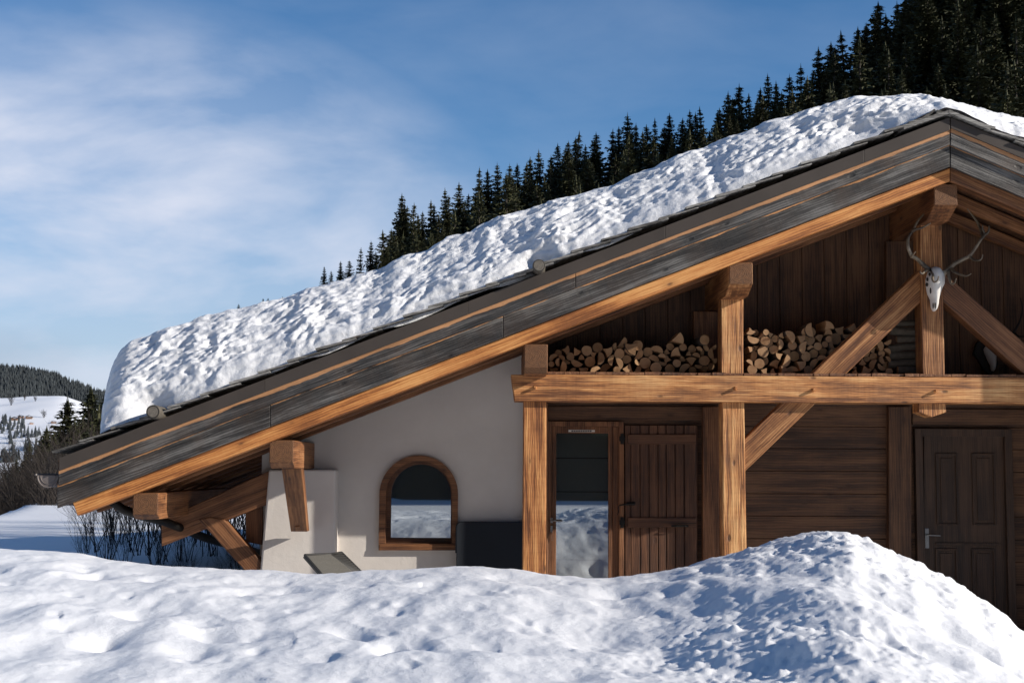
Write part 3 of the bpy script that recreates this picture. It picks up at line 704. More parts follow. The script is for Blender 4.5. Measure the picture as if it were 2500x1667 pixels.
# ================================================================ THINGS BY THE WALL
# slate blue board with rounded corner
YN = 14.26
a = px(1115, 1275, YN); b = px(1300, 1560, YN); r_ = .055
pts = [(a.x, b.z), (b.x, b.z), (b.x, a.z)]+[(a.x+r_-r_*math.sin(t), a.z-r_+r_*math.cos(t)) for t in [math.pi/2*k/8 for k in range(9)]]
t_ = empty('folded_table', ((a.x+b.x)/2, YN+.02, 0), label='dark slate blue board with a rounded corner leaning by the plaster wall', cat='table board')
MB().prism(pts, YN, YN+.025).build('table_top', M['navy'], t_, bevel=.004)
MB().tube([(x, YN+.012, z) for x, z in pts[2:]+[(a.x, a.z-.3)]], .012, 8).build('rim', M['navy'], t_, smooth=True)
MB().box((b.x-.5, YN+.03, -.02), (b.x-.46, YN+.08, a.z-.2)).box((a.x+.2, YN+.03, -.02), (a.x+.24, YN+.08, a.z-.2)).build('leg', M['iron'], t_)
# wicker lounger: seat back tipped up
lo = empty('sun_lounger', (px(800, 1400, 12.6).x, 12.7, 0), label='grey wicker sun lounger with its backrest tilted up behind the snow', cat='sun lounger')
def sheet(name, c4, th, mat, ribs=0, parent=lo):
    c4 = [Vector(c) for c in c4]; nrm = (c4[1]-c4[0]).cross(c4[3]-c4[0]).normalized(); m = MB()
    m.hexa(c4, [c-nrm*th for c in c4])
    for k in range(ribs):
        t = (k+.5)/ribs; A_ = c4[0].lerp(c4[1], t)+nrm*.001; B_ = c4[3].lerp(c4[2], t)+nrm*.001
        m.tube([A_, B_], (c4[1]-c4[0]).length/ribs*.36, 5)
    return m.build(name, mat, parent)
Yl = 12.5
c0 = px(797, 1402, Yl-.1); c1 = px(870, 1402, Yl+.3); c2 = px(800, 1353, Yl+.55); c3 = px(744, 1353, Yl)
low = Vector((.10, -.02, -.35))
sheet('backrest', [px(744, 1354, Yl), px(800, 1418, Yl-.15), px(890, 1418, Yl+.25), px(806, 1352, Yl+.30)], .03, M['wicker'], 22)
sheet('side_panel', [px(801, 1352, Yl+.32), px(860, 1395, Yl+.30), px(905, 1418, Yl+.42), px(834, 1348, Yl+.55)], .025, M['wickerdark'], 14)
m = MB(); m.tube([px(744, 1354, Yl-.01), px(806, 1352, Yl+.3), px(834, 1348, Yl+.55)], .011, 6); m.tube([px(744, 1354, Yl-.01), px(800, 1418, Yl-.16)], .013, 6); m.tube([px(834, 1348, Yl+.55), px(905, 1418, Yl+.42)], .012, 6); m.build('frame', M['wickerdark'], lo)
MB().box((lo.location.x-.3, Yl, .28), (lo.location.x+.9, Yl+.62, .34)).build('seat', M['wicker'], lo)
for sx in (-.25, .85):
    for sy in (.03, .55): MB().box((lo.location.x+sx, Yl+sy, 0), (lo.location.x+sx+.04, Yl+sy+.04, .28)).build('leg', M['wickerdark'], lo)

# ================================================================ ANTLERED SKULLS
def c7(a, b): return (2150+a/3.137, 450+b/3.137)
def antler(m, pts, r0, r1):
    path = [px(*c7(a, b), y) for a, b, y in pts]
    # catmull-rom
    out = []; k = len(path)
    for i in range(k-1):
        p0 = path[max(i-1, 0)]; p1 = path[i]; p2 = path[i+1]; p3 = path[min(i+2, k-1)]
        for s in range(6):
            t = s/6; out.append(.5*((2*p1)+(p2-p0)*t+(2*p0-5*p1+4*p2-p3)*t*t+(3*p1-p0-3*p2+p3)*t**3))
    out.append(path[-1]); n = len(out)
    m.tube(out, [r0+(r1-r0)*(i/(n-1)) for i in range(n)], 8)
def antlermat():
    g = G('antler_horn'); v = g.coords((1, 1, 1)); n = g.noise(v, 7, 5); n2 = g.noise(v, 60, 3)
    g.l(g.ramp(n, [(.40, (.05, .035, .022)), (.62, (.20, .16, .11)), (.75, (.50, .44, .35))]), g.b.inputs['Base Color']); g.b.inputs['Roughness'].default_value = .45; g.bump(n2, .4, .006); return g.m
M['antler'] = antlermat()
def skull(name, cpx, Ys, sc, parent, outline=None):
    "lofted deer skull hanging nose down; cpx maps normalised outline rows to photo positions"
    rows = outline; m = MB(); nn_ = 20; vs = []
    for (vl, ul, ur, dp, bulge) in rows:
        a = px(ul, vl, Ys); b = px(ur, vl, Ys); cx = (a.x+b.x)/2; rx = (b.x-a.x)/2
        for k in range(nn_):
            an = 2*math.pi*k/nn_; x = cx+rx*math.cos(an); y = Ys+dp*math.sin(an)*(1 if math.sin(an) < 0 else .35)
            if math.sin(an) < 0: y -= bulge*abs(math.cos(an*1.0))**.5*0
            vs.append((x, y, a.z))
    nr = len(rows); fs = [((i+1)*nn_+k, (i+1)*nn_+(k+1) % nn_, i*nn_+(k+1) % nn_, i*nn_+k) for i in range(nr-1) for k in range(nn_)]
    fs += [tuple(range(nn_)), tuple(range(nr*nn_-1, (nr-1)*nn_-1, -1))]
    m.add(vs, fs); return m.build(name, M['bone'], parent, smooth=True)
def rows7(lst): return [(c7(0, v)[1], c7(l, 0)[0], c7(r, 0)[0], d, 0) for v, l, r, d in lst]
sk = empty('deer_skull', px(2283, 745, YPO-.02), label='bleached white deer skull with tall antlers hung on the ridge post', cat='skull')
skull('cranium', None, YPO-.07, 1, sk, rows7([(634,398,432,.02),(642,378,452,.06),(660,366,462,.10),(690,354,480,.115),(710,348,486,.12),(735,342,486,.12),(760,342,485,.125),(785,346,474,.12),(810,350,462,.115),(840,356,452,.11),(868,370,444,.10),(885,378,440,.095),(915,381,438,.085),(945,385,432,.07),(962,392,424,.05),(973,400,414,.02)]))
def blob(m, a, b, Y, rx, rz, ry=.012):
    c = px(*c7(a, b), Y); n_ = 12; vs = []; 
    for i in range(5):
        t = math.pi*(i)/4*.5; 
        for k in range(n_): an = 2*math.pi*k/n_; vs.append((c.x+rx*math.cos(t)*math.cos(an), c.y-ry*math.sin(t), c.z+rz*math.cos(t)*math.sin(an)))
    m.add(vs, [(i*n_+k, i*n_+(k+1) % n_, (i+1)*n_+(k+1) % n_, (i+1)*n_+k) for i in range(4) for k in range(n_)])
for a, b, rx, rz, yy in ((357, 728, .011, .020, .135), (354, 768, .014, .020, .150), (462, 758, .007, .013, .165), (382, 815, .009, .030, .180), (374, 690, .012, .018, .14)):
    m = MB(); blob(m, a, b, YPO-yy+.0, rx, rz); m.build('eye_socket', M['dark'], sk, smooth=True)
for a in (402, 418):
    m = MB(); blob(m, a, 930, YPO-.150, .0065, .030); m.build('nostril', M['dark'], sk, smooth=True)
Ya = YPO-.10
m = MB()
antler(m, [(385,662,Ya+.02),(352,640,Ya),(310,600,Ya),(270,565,Ya-.05),(236,545,Ya-.10),(210,480,Ya-.13),(212,410,Ya-.13),(245,355,Ya-.12),(285,280,Ya-.10),(335,225,Ya-.07),(383,182,Ya-.05)], .026, .006)
antler(m, [(240,362,Ya-.12),(270,345,Ya-.16),(320,332,Ya-.20),(385,297,Ya-.22)], .018, .005)
antler(m, [(232,560,Ya-.10),(252,535,Ya-.16),(267,517,Ya-.2)], .010, .003)
antler(m, [(378,655,Ya+.01),(345,662,Ya-.06),(320,684,Ya-.12),(304,678,Ya-.14),(304,664,Ya-.15)], .016, .005)
antler(m, [(380,650,Ya+.0),(400,690,Ya-.06),(398,730,Ya-.12),(412,748,Ya-.15),(435,735,Ya-.17),(444,703,Ya-.18)], .015, .005)
m.build('antler', M['antler'], sk, frame((px(2283, 600, 13.3))), smooth=True)
m = MB()
antler(m, [(462,700,Ya+.02),(495,672,Ya),(530,640,Ya),(575,603,Ya-.03),(630,575,Ya-.06),(685,545,Ya-.09),(725,490,Ya-.12),(765,430,Ya-.14),(795,382,Ya-.14),(782,345,Ya-.15),(781,312,Ya-.16)], .026, .006)
antler(m, [(797,385,Ya-.14),(822,368,Ya-.15),(830,340,Ya-.16),(828,315,Ya-.16)], .015, .005)
antler(m, [(785,410,Ya-.14),(770,355,Ya-.10),(740,290,Ya-.06),(700,235,Ya-.03),(663,187,Ya)], .018, .005)
antler(m, [(680,550,Ya-.09),(715,580,Ya-.13),(755,582,Ya-.18),(775,565,Ya-.2),(781,535,Ya-.21)], .014, .005)
antler(m, [(540,640,Ya),(560,668,Ya-.07),(605,690,Ya-.14),(655,702,Ya-.2),(692,684,Ya-.22)], .016, .005)
antler(m, [(522,650,Ya),(522,700,Ya-.07),(538,755,Ya-.13),(556,762,Ya-.16),(572,745,Ya-.17),(578,720,Ya-.18)], .015, .005)
m.build('antler', M['antler'], sk, frame((px(2350, 600, 13.3))), smooth=True)
# second trophy on a dark shield further back
YQ = YW-.01
tr = empty('skull_trophy', px(2420, 870, YQ), label='small pale skull trophy on a dark shield plaque half hidden behind the right brace', cat='trophy')
pl = [c7(a, b) for a, b in ((712,1300),(735,1215),(790,1180),(850,1240),(905,1370),(880,1420),(840,1472),(790,1420),(745,1340))]
pxprism('plaque', pl[::-1], YQ-.05, YQ-.005, M['plaque'], tr, 0, .006)
skull('cranium', None, YQ-.06, 1, tr, rows7([(1240,800,850,.02),(1265,788,872,.05),(1300,795,884,.06),(1330,808,884,.06),(1360,822,884,.055),(1385,835,882,.05),(1410,838,878,.04),(1430,846,868,.02)]))
m = MB(); antler(m, [(865,1260,YQ-.05),(930,1200,YQ-.1),(1010,1140,YQ-.13),(1060,1060,YQ-.15),(1085,960,YQ-.15),(1070,870,YQ-.13)], .018, .005); antler(m, [(1020,1135,YQ-.13),(1060,1165,YQ-.18),(1100,1160,YQ-.2),(1130,1120,YQ-.2)], .011, .004); m.build('antler', M['plaque'], tr, smooth=True)

# ================================================================ FIREWOOD
def fwmat(name, a, b):
    g = G(name); v = g.coords((1, 1, 1)); n = g.noise(v, 22, 5); 
    w = g.n('ShaderNodeTexWave', wave_type='RINGS', rings_direction='Y'); g.l(g.n('ShaderNodeTexCoord').outputs['Object'], w.inputs[0]); w.inputs['Scale'].default_value = 34; w.inputs['Distortion'].default_value = 3
    oi = g.n('ShaderNodeObjectInfo'); c = g.mix(g.math('ADD', g.math('MULTIPLY', n, .7), g.math('MULTIPLY', w.outputs[1], .3)), a, b)
    c = g.mix(g.math('MULTIPLY', oi.outputs['Random'], .6), c, tuple(x*.45 for x in a)); g.l(c, g.b.inputs['Base Color']); g.b.inputs['Roughness'].default_value = .8; g.bump(n, .5, .01); return g.m
M['cut'] = fwmat('cut_firewood', (.24, .12, .05), (.60, .38, .20)); M['bark'] = plain('firewood_bark', (.075, .06, .048), .95, 0, .5, 18, .7)
HL = [(1338,862),(1400,842),(1440,832),(1500,828),(1560,824),(1620,820),(1700,808),(1752,802)]
HR = [(1817,795),(1860,806),(1900,812),(1960,802),(2010,788),(2060,780),(2130,802),(2180,822),(2185,850)]
YF = 13.66
def section(kind, r):
    n = 14; pts = []
    ph = random.uniform(0, 6.28)
    if kind == 'round': pts = [(r*random.uniform(.93, 1.03)*math.cos(2*math.pi*k/n), r*random.uniform(.93, 1.03)*math.sin(2*math.pi*k/n)) for k in range(n)]
    elif kind == 'half':
        for k in range(9): t = math.pi*k/8; pts.append((r*1.12*math.cos(t), r*1.05*math.sin(t)-r*.45))
        pts += [(-r*.4, -r*.50), (r*.3, -r*.42)]
    else:
        ang = random.uniform(1.1, 1.7)
        pts = [(0, -r*.85), (random.uniform(.3, .5)*r, -r*.15)]
        for k in range(6): t = math.pi/2-ang/2+ang*k/5; pts.append((1.5*r*math.cos(t)*random.uniform(.93, 1.04), 1.5*r*math.sin(t)-r*.75))
        pts.append((-.45*r, -.1*r))
    c, s = math.cos(ph), math.sin(ph)
    return [(x*c-y*s, x*s+y*c) for x, y in pts]
def logobj(x, z, r, kind, y, ln, yaw):
    sec = section(kind, r); n = len(sec); m = MB()
    A_ = sum(sec[i][0]*sec[(i+1) % n][1]-sec[(i+1) % n][0]*sec[i][1] for i in range(n))
    if A_ < 0: sec = sec[::-1]
    tx, tz = random.uniform(-.25, .25), random.uniform(-.25, .25); rings_ = []
    for j, (yy, s) in enumerate(((0, .95), (.012, 1), (ln*.5, 1), (ln, .97))):
        rings_.append([(a*s, yy+(a*tx+b*tz if j < 2 else 0), b*s) for a, b in sec])
    vs = [v for rr in rings_ for v in rr]; m.add(vs[:n], [tuple(range(n))], 0)
    m.add(vs, [(j*n+i, (j+1)*n+i, (j+1)*n+(i+1) % n, j*n+(i+1) % n) for j in range(3) for i in range(n)], 1)
    if kind != 'round':
        for q in range(1, len(m.mi)):
            if (q-1) % n in ((9, 10, 11) if kind == 'half' else (0, 1, 7, 8)): m.mi[q] = 0
    fr = Matrix.Translation((x, y, z)) @ Matrix.Rotation(yaw, 4, 'Z')
    m.v = [tuple(fr @ Vector(v)) for v in m.v]
    return m.build('firewood', [M['cut'], M['bark']], None, fr)
KN = {'round': 'round', 'half': 'half-round', 'wedge': 'split wedge'}
wood_list = []
def fillbay(u0, u1, H, bay, tries=400):
    x0 = px(u0, 900, YF).x; x1 = px(u1, 900, YF).x; items = []
    tab = [(px(u, v, YF).x, px(u, v, YF).z) for u, v in H]; fails = 0
    while fails < tries and len(items) < 150:
        r = random.uniform(.030, .060); best = None
        for k in range(50):
            x = random.uniform(x0+r*.9, x1-r*.9); z = ZSH+r
            for (a, b, c) in items:
                dxx = abs(a-x); s = (r+c)*.86
                if dxx < s: z = max(z, b+math.sqrt(s*s-dxx*dxx))
            if best is None or z < best[1]: best = (x, z)
        x, z = best
        if z+r*.6 > interp(tab, x): fails += 1; continue
        items.append((x, z, r))
    for (x, z, r) in items:
        kind = random.choice(['round', 'half', 'wedge', 'wedge', 'half', 'round'])
        o = logobj(x, z, r*(1.0 if kind == 'round' else 1.06), kind, YF+random.uniform(-.035, .07), random.uniform(.34, .42), random.uniform(-.06, .06))
        wood_list.append((o, x, z, r, kind, bay, x0, x1))
fillbay(1338, 1752, HL, 'left'); fillbay(1820, 2180, HR, 'right')
# pale wedge standing on top of the left pile, and a dark splinter on the right pile
for (u, v, r, k, bay) in ((1655, 828, .075, 'wedge', 'left'), (1545, 848, .085, 'wedge', 'left'), (1720, 830, .052, 'round', 'left'), (1975, 806, .066, 'half', 'right'), (2022, 797, .06, 'wedge', 'right'), (1868, 832, .048, 'round', 'right')):
    p = px(u, v, YF-.02); o = logobj(p.x, p.z, r, k, YF-.03, .36, .05); wood_list.append((o, p.x, p.z, r, k, bay, px(1338 if bay == 'left' else 1820, 900, YF).x, px(1752 if bay == 'left' else 2180, 900, YF).x))
# cross-laid logs at the right end of the pile
for k in range(7):
    zc = ZSH+.045+k*.078; r = random.uniform(.028, .046); xA = px(2183, 900, YF).x+random.uniform(-.05, .05); ti = random.uniform(-.02, .02); xB = px(2243, 900, YF).x+.12
    m = MB(); yk = YF+random.uniform(.0, .10); m.tube([(xA, yk, zc-ti), (xA+.02, yk, zc-ti), ((xA+xB)/2, yk+.01, zc+random.uniform(-.012, .012)), (xB, yk, zc+ti)], [r*.9, r, r*random.uniform(.85, 1.1), r], 9)
    o = m.build('firewood', [M['barkn'], M['cut']], None, frame((xA, YF+.05, zc), 0), ends=True)
    nm_ = ['lowest', 'second lowest', 'third lowest', 'middle', 'third highest', 'second highest', 'highest'][k] if k < 7 else ''
    tag(o, '%s of the bark-covered logs laid sideways between brace and ridge post' % nm_, 'firewood', 'firewood laid sideways at the right end of the pile')
import collections
wood_list.sort(key=lambda a: (a[5], a[1]))
lab = collections.Counter()
for (o, x, z, r, kind, bay, x0, x1) in wood_list:
    fx = (x-x0)/(x1-x0); zone = ['far left end', 'left part', 'middle', 'right part', 'far right end'][min(4, int(fx*5))]
    hgt = (z-ZSH)/.12; lev = 'bottom layer' if hgt < .75 else 'second layer' if hgt < 1.6 else 'third layer' if hgt < 2.5 else 'upper layers'
    sz = 'thin' if r < .044 else 'thick' if r > .057 else 'medium'
    lab[(sz, kind, lev, zone, bay)] += 1; k_ = lab[(sz, kind, lev, zone, bay)]
    tag(o, '%s%s %s log, %s, %s of %s woodpile' % ({1: '', 2: 'next ', 3: 'rightmost '}.get(k_, ''), sz, KN[kind], lev, zone, bay), 'firewood', 'firewood stacked %s' % ('between the left and middle posts' if bay == 'left' else 'right of the middle post'))

# ================================================================ TREES
def spruce_mesh(name, seed, H=18.0, Rm=3.1, dens=1.0, sparse=0.0):
    rnd = random.Random(seed); m = MB(); W_ = int(H*2.7*dens)
    for i in range(W_):
        t = (i+rnd.random()*.6)/W_; z = H*(.05+.94*t); rr = Rm*((1-t)**.85)*(.80+.3*rnd.random())+.10
        nb = 5+int(7*(1-t)*dens)
        for b in range(nb):
            if rnd.random() < sparse: continue
            a = 2*math.pi*(b+rnd.random()*.8)/nb+i*.9; L_ = rr*rnd.uniform(.5, 1.18); zo = rnd.uniform(-.35, .35)*(1-t); dr = rnd.uniform(.22, .5)*L_*(1-.5*t)
            ca, sa = math.cos(a), math.sin(a); segs = max(2, int(L_/.42))
            pa = []
            for s in range(segs+1):
                q = s/segs; pa.append(Vector((ca*L_*q, sa*L_*q, z+zo-dr*(q**.8)+.22*L_*q*q*q)))
            for s in range(segs):
                p0, p1 = pa[s], pa[s+1]; wd = .55*(1-.5*s/segs)*(.6+.5*(1-t)); side = Vector((-sa, ca, 0))
                for sg in (-1, 1):
                    e = p0.lerp(p1, .55)+side*sg*wd*rnd.uniform(.6, 1.2)+Vector((ca, sa, 0))*wd*.5+Vector((0, 0, -wd*rnd.uniform(.15, .7)))
                    m.add([p0, p1, e], [(0, 1, 2)])
                e = p0.lerp(p1, .6)+Vector((0, 0, -wd*rnd.uniform(.7, 1.3))); m.add([p0, p1, e], [(0, 1, 2)])
    for k in range(4):
        a = k*1.57; m.add([(0, 0, H*1.01), (.14*math.cos(a), .14*math.sin(a), H*.95), (.14*math.cos(a+1), .14*math.sin(a+1), H*.94)], [(0, 1, 2)])
    me = bpy.data.meshes.new(name); me.from_pydata(m.v, [], m.f); me.materials.append(M['needles']); me.update(); return me
def trunk_mesh(H, r):
    m = MB(); m.tube([(0, 0, -1.5), (0, 0, H*.3), (0.05, 0, H*.7), (0, 0, H*.99)], [r*1.2, r*.85, r*.45, .02], 7)
    me = bpy.data.meshes.new('trunk'); me.from_pydata(m.v, [], m.f); me.materials.append(M['trunk']); me.update(); return me
SPR = [spruce_mesh('crown', 1, 18, 3.9, 1.15), spruce_mesh('crown', 2, 18, 3.3, 1.25), spruce_mesh('crown', 3, 18, 4.4, 1.15, .1), spruce_mesh('crown', 4, 18, 3.0, 1.0, .2), spruce_mesh('crown', 5, 18, 3.7, 1.3), spruce_mesh('crown', 6, 18, 3.4, 2.0), spruce_mesh('crown', 7, 18, 3.0, 2.2)]
TRK = trunk_mesh(18, .22)
def spruce(x, y, z, h, var, label, group, w=1.0):
    e = empty('spruce', (x, y, z), random.uniform(0, 6.28), label=label, cat='tree', group=group); s = h/18; e.scale = (s*w, s*w, s); e.rotation_euler[0] = R(random.gauss(0, 1.1)); e.rotation_euler[1] = R(random.gauss(0, 1.1))
    for n_, me in (('trunk', TRK), ('crown', SPR[var if var > 4 else var % 5])):
        o = bpy.data.objects.new(n_, me); C.objects.link(o); o.parent = e
    return e
# forested hill behind the house
YRG = 200.0
BASE = [(-200,1300),(350,1200),(500,960),(560,830),(640,770),(780,745),(880,715),(960,672),(1100,620),(1250,560),(1400,500),(1600,425),(1800,335),(2000,240),(2150,170),(2300,80),(2500,-60),(2900,-330)]
HB = [(px(u, v, YRG).x, px(u, v, YRG).z) for u, v in BASE]
def hill(x, y):
    zc = interp(HB, x)
    if y <= YRG: z = zc-(YRG-y)*.52
    else: z = zc-(y-YRG)*.15
    return (x, y, max(z, -40)+1.2*nz3(x*.06, y*.06))
o = grid('forest_hill', lin(-70, 150, 60), lin(70, 330, 60), hill, M['litter']); tag(o, kind='structure')
TPX = [(u, v) for u, v in TOP]
def proj(p):
    d = CM.transposed() @ (Vector(p)-EYE); return 1250+F*d.x/-d.z, 833.5-F*d.y/-d.z
cnt = 0
def plant(x, y, h, var, label, group, w=1.0, sink=0):
    spruce(x, y, hill(x, y)[2]-.3-sink, h, var, label, group, w)
FG = 'spruces of the forest on the hillside behind the roof'
# skyline trees, read off the photograph: (u of top, v of top)
SKY = [(583,741,5),(643,728,6),(655,727,6),(688,723,6),(793,650,9),(812,660,8),(832,636,10),(855,635,9),(876,605,12),(906,588,13),(925,612,10),(980,472,19),(1008,495,17),(1052,492,17),(1060,500,14),(1094,460,18),(1122,447,19),(1140,475,15),(1166,408,21),(1190,415,19),(1216,398,20),(1243,400,19),(1263,395,17),(1280,398,17),(1297,382,19),(1322,366,21),(1344,380,18),(1362,350,19),(1389,322,22),(1412,338,20),(1432,352,17),(1450,340,19),(1470,322,20),(1486,312,20),(1510,310,18),(1536,278,22),(1556,300,18),(1580,300,18),(1600,288,19),(1626,276,20),(1652,290,17),(1683,267,19),(1700,275,18),(1722,262,19),(1742,270,17),(1768,222,23),(1790,235,20),(1803,205,23),(1826,228,19),(1850,215,20),(1878,180,23),(1898,196,20),(1922,178,21),(1950,157,23),(1975,172,19),(2005,115,25),(2026,104,24),(2040,112,21),(2073,75,25),(2088,68,24),(2112,58,24),(2122,55,22),(2147,0,27),(2170,35,22),(2193,3,26),(2215,-5,26),(2245,-20,25)]
ordc = {}
for i, (u, v, h) in enumerate(SKY):
    yy = YRG+random.uniform(-8, 10)
    if h < 14: yy = YRG-2
    p = px(u, v, yy)
    nb = 'on the skyline'
    ulab = 'low on the left where the trees thin out' if u < 760 else 'in the left tail of the forest' if u < 950 else 'among the tall left group of the forest' if u < 1150 else 'above the lower half of the roof' if u < 1500 else 'above the upper half of the roof' if u < 2000 else 'at the top beside the blue sky'
    l = '%s dark spruce with its tip against the sky %s' % ('tall' if h > 20 else 'mid-height' if h > 14 else 'small', ulab)
    if u == 980: l = 'bushy spruce leading the tall left group of the forest skyline'
    if u == 2147: l = 'tallest slender spruce tip touching the top edge by the blue sky'
    if u == 583: l = 'lone tiny spruce peeking over the lower roof snow, leftmost of the skyline'
    ORD = ['first', 'second', 'third', 'fourth', 'fifth', 'sixth', 'seventh', 'eighth', 'ninth', 'tenth', 'eleventh', 'twelfth', 'thirteenth', 'fourteenth', 'fifteenth', 'sixteenth', 'seventeenth', 'eighteenth', 'nineteenth', 'twentieth', 'twenty-first', 'twenty-second', 'twenty-third', 'twenty-fourth', 'twenty-fifth']
    if u not in (980, 2147, 583): ordc[ulab] = ordc.get(ulab, 0)+1; l = '%s from the left among %s spruces %s' % (ORD[ordc[ulab]-1], 'skyline', ulab)
    spruce(p.x, yy, p.z-h, h, (i % 5)+(0 if u in (980, 2147) else 0), l, FG, 1.4 if u == 980 else random.uniform(1.0, 1.55)); cnt += 1
# the mass below and in front
random.seed(21)
pts_ = []; tries = 0
TI = TPX
while tries < 30000 and len(pts_) < 205:
    tries += 1
    y = random.uniform(118, YRG+12); x = random.uniform(-28, 85)
    h = random.uniform(12, 24); z = hill(x, y)[2]; u, v = proj((x, y, z+h))
    if u < 940 or u > 2560 or v < (-60 if u < 2200 else -260): continue
    sil = interp([(a, b) for a, b in TPX], u)
    if v > sil-8: continue
    if any((a-x)**2+(b-y)**2 < 12 for a, b in pts_): continue
    # do not poke above the skyline
    sk_v = interp([(a, b) for a, b, c in SKY if True], u) if u < 2240 else -9999
    if v < sk_v+8: continue
    pts_.append((x, y)); spruce(x, y, z-.3, h, random.randrange(5), '%s forest spruce, %s, %s' % ('slender' if h < 16 else 'broad' if h > 20 else 'mid-sized', 'just above the roof snow' if v > sil-60 else 'one row further up' if v > sil-130 else 'halfway up the slope' if v > sil-220 else 'near the top of the picture', 'over the lower half of the roof' if u < 1250 else 'over the middle of the roof' if u < 1600 else 'left of the roof summit' if u < 2000 else 'behind the rounded snow summit' if u < 2250 else 'above the ridge boards' if u < 2400 else 'in the upper right corner'), 'spruces filling the forest slope', random.uniform(1.0, 1.5)); cnt += 1
# small sunlit young spruces just above the snow line
for (u, v, h) in [(935,610,6),(1012,560,7),(1040,565,6),(1060,570,5),(1085,548,6),(1105,548,6),(1150,532,3.5),(1180,545,3),(1195,537,3),(1212,560,2.5),(1855,280,7),(1800,290,9),(1780,283,9),(1640,330,7),(1835,322,4),(945,600,5),(965,590,7)]:
    yy = 150; p = px(u, v, yy); spruce(p.x, yy, p.z-h, h, 1+cnt % 4, 'young olive green spruce standing in front of the forest just above the roof snow', 'young spruces above the roof snow'); cnt += 1

# ---- bare trees and bushes
def bare_mesh(seed, H, spread, depth=5, r0=.05, up=.5, n0=5):
    rnd = random.Random(seed); m = MB()
    def br(p, d, L_, r, k):
        q = p+d*L_*.5+Vector((rnd.uniform(-1, 1), rnd.uniform(-1, 1), rnd.uniform(-.5, 1)))*L_*.06; e = p+d*L_
        m.tube([p, q, e], [r, r*.8, r*.6], 3, cap=False)
        if k == 0: return
        for j in range(rnd.choice((2, 3, 3))):
            s = rnd.uniform(.35, 1); b = p.lerp(e, s); nd = (d+Vector((rnd.gauss(0, spread), rnd.gauss(0, spread), rnd.gauss(up*.3, spread*.6)))).normalized(); br(b, nd, L_*rnd.uniform(.5, .75), r*.55, k-1)
    for i in range(n0):
        a = 2*math.pi*i/n0+rnd.random(); t = rnd.uniform(.1, .5); br(Vector((rnd.uniform(-.2, .2), rnd.uniform(-.2, .2), -.1)), Vector((math.cos(a)*t, math.sin(a)*t, 1)).normalized(), H*rnd.uniform(.35, .5), r0*rnd.uniform(.5, 1), depth-1)
    zm = max(v[2] for v in m.v)/H; m.v = [(x/zm, y/zm, z/zm) for x, y, z in m.v]
    me = bpy.data.meshes.new('branches'); me.from_pydata(m.v, [], m.f); me.materials.append(M['twig']); me.update(); return me
BUSH = [bare_mesh(31+k, 3.4, .38, 6, .05, .5, 9) for k in range(4)]
SHRUB = [bare_mesh(51+k, 3.4, .30, 6, .016, .7, 9) for k in range(3)]
def bush(x, y, z, s, var, name, label, group, cat='shrub', fine=False):
    o = bpy.data.objects.new(name, SHRUB[var % 3] if fine else BUSH[var % 4]); C.objects.link(o); o.location = (x, y, z); o.rotation_euler = (0, 0, random.uniform(0, 6)); o.scale = (s, s, s); tag(o, label, cat, group); return o
random.seed(5)
# under the eave, behind the house
BL = [(250,1392,1.0,18),(300,1330,.95,22),(345,1370,1.1,19),(400,1330,1.3,22),(440,1380,1.2,18),(480,1340,1.4,23),(520,1385,1.2,19),(560,1350,1.4,24),(590,1390,1.2,20),(380,1395,1.0,17.5),(545,1330,1.4,26),(460,1320,1.5,27),(610,1345,1.5,26),(505,1360,1.3,21),(225,1370,.8,20),(275,1345,.9,24),(320,1350,1.1,20),(365,1345,1.2,24),(425,1350,1.4,25),(495,1345,1.6,29),(575,1345,1.6,29),(535,1360,1.4,23)]+[(random.uniform(190, 600), 1385, random.uniform(.36, .52), random.uniform(15.6, 18.5)) for _ in range(14)]
for i, (u, v, s, Y) in enumerate(BL):
    p = px(u, v, Y); g_z = ground_z(p.x, Y)[2]
    bush(p.x, Y, g_z-.1, min(s*.62*(Y/20), .95), i, 'bare_shrub', 'leafless dark shrub in the blue shaded snow under the eave, %s' % ('left of the purlin end' if u < 390 else 'below the eave beam' if u < 520 else 'beside the buttress'), 'bare shrubs behind the eave', fine=True)
# dark trees to the left, beyond the snow crest
for i, (u, v, h, Y, w) in enumerate([(186,972,13,72,1.9),(250,944,17,82,1.8),(218,1000,12,80,1.7),(95,1040,8,64,1.5),(122,1044,8,66,1.4),(68,1080,7,62,1.4),(152,1035,10,70,1.6),(264,955,16,84,1.9)]):
    p = px(u, v, Y); l = ['large dark spruce with layered boughs left of the roof corner', 'tall dark spruce half hidden behind the end of the roof snow', 'dark spruce between the layered spruce and the roof snow', 'small dark spruce above the brown thicket, left of a pair', 'small dark spruce above the brown thicket, right of a pair', 'lowest dark spruce at the left margin of the thicket', 'narrow dark spruce between the small pair and the large spruce', 'dark spruce mostly hidden behind the roof snow'][i]
    spruce(p.x, Y, p.z-h, h, (5, 6, 5, 6, 5, 6, 5, 6)[i], l, 'spruces left of the roof', w)
for (u, v, h, Y) in ((138,1058,8,66),(172,1025,10,70),(203,1018,11,71),(236,990,14,78),(112,1082,6,62),(45,1120,5,60),(160,1075,7,62),(220,1045,9,66),(85,1100,6,61),(60,1112,6,62),(30,1135,5,60),(125,1100,6,60),(175,1080,7,61),(195,1060,8,64),(8,1150,5,61),(100,1125,5,58)):
    p = px(u, v, Y); spruce(p.x, Y, p.z-h, h, 5+u % 2, 'dark spruce filling the clump of conifers between the thicket and the roof corner', 'spruces filling the clump left of the roof', 1.7)
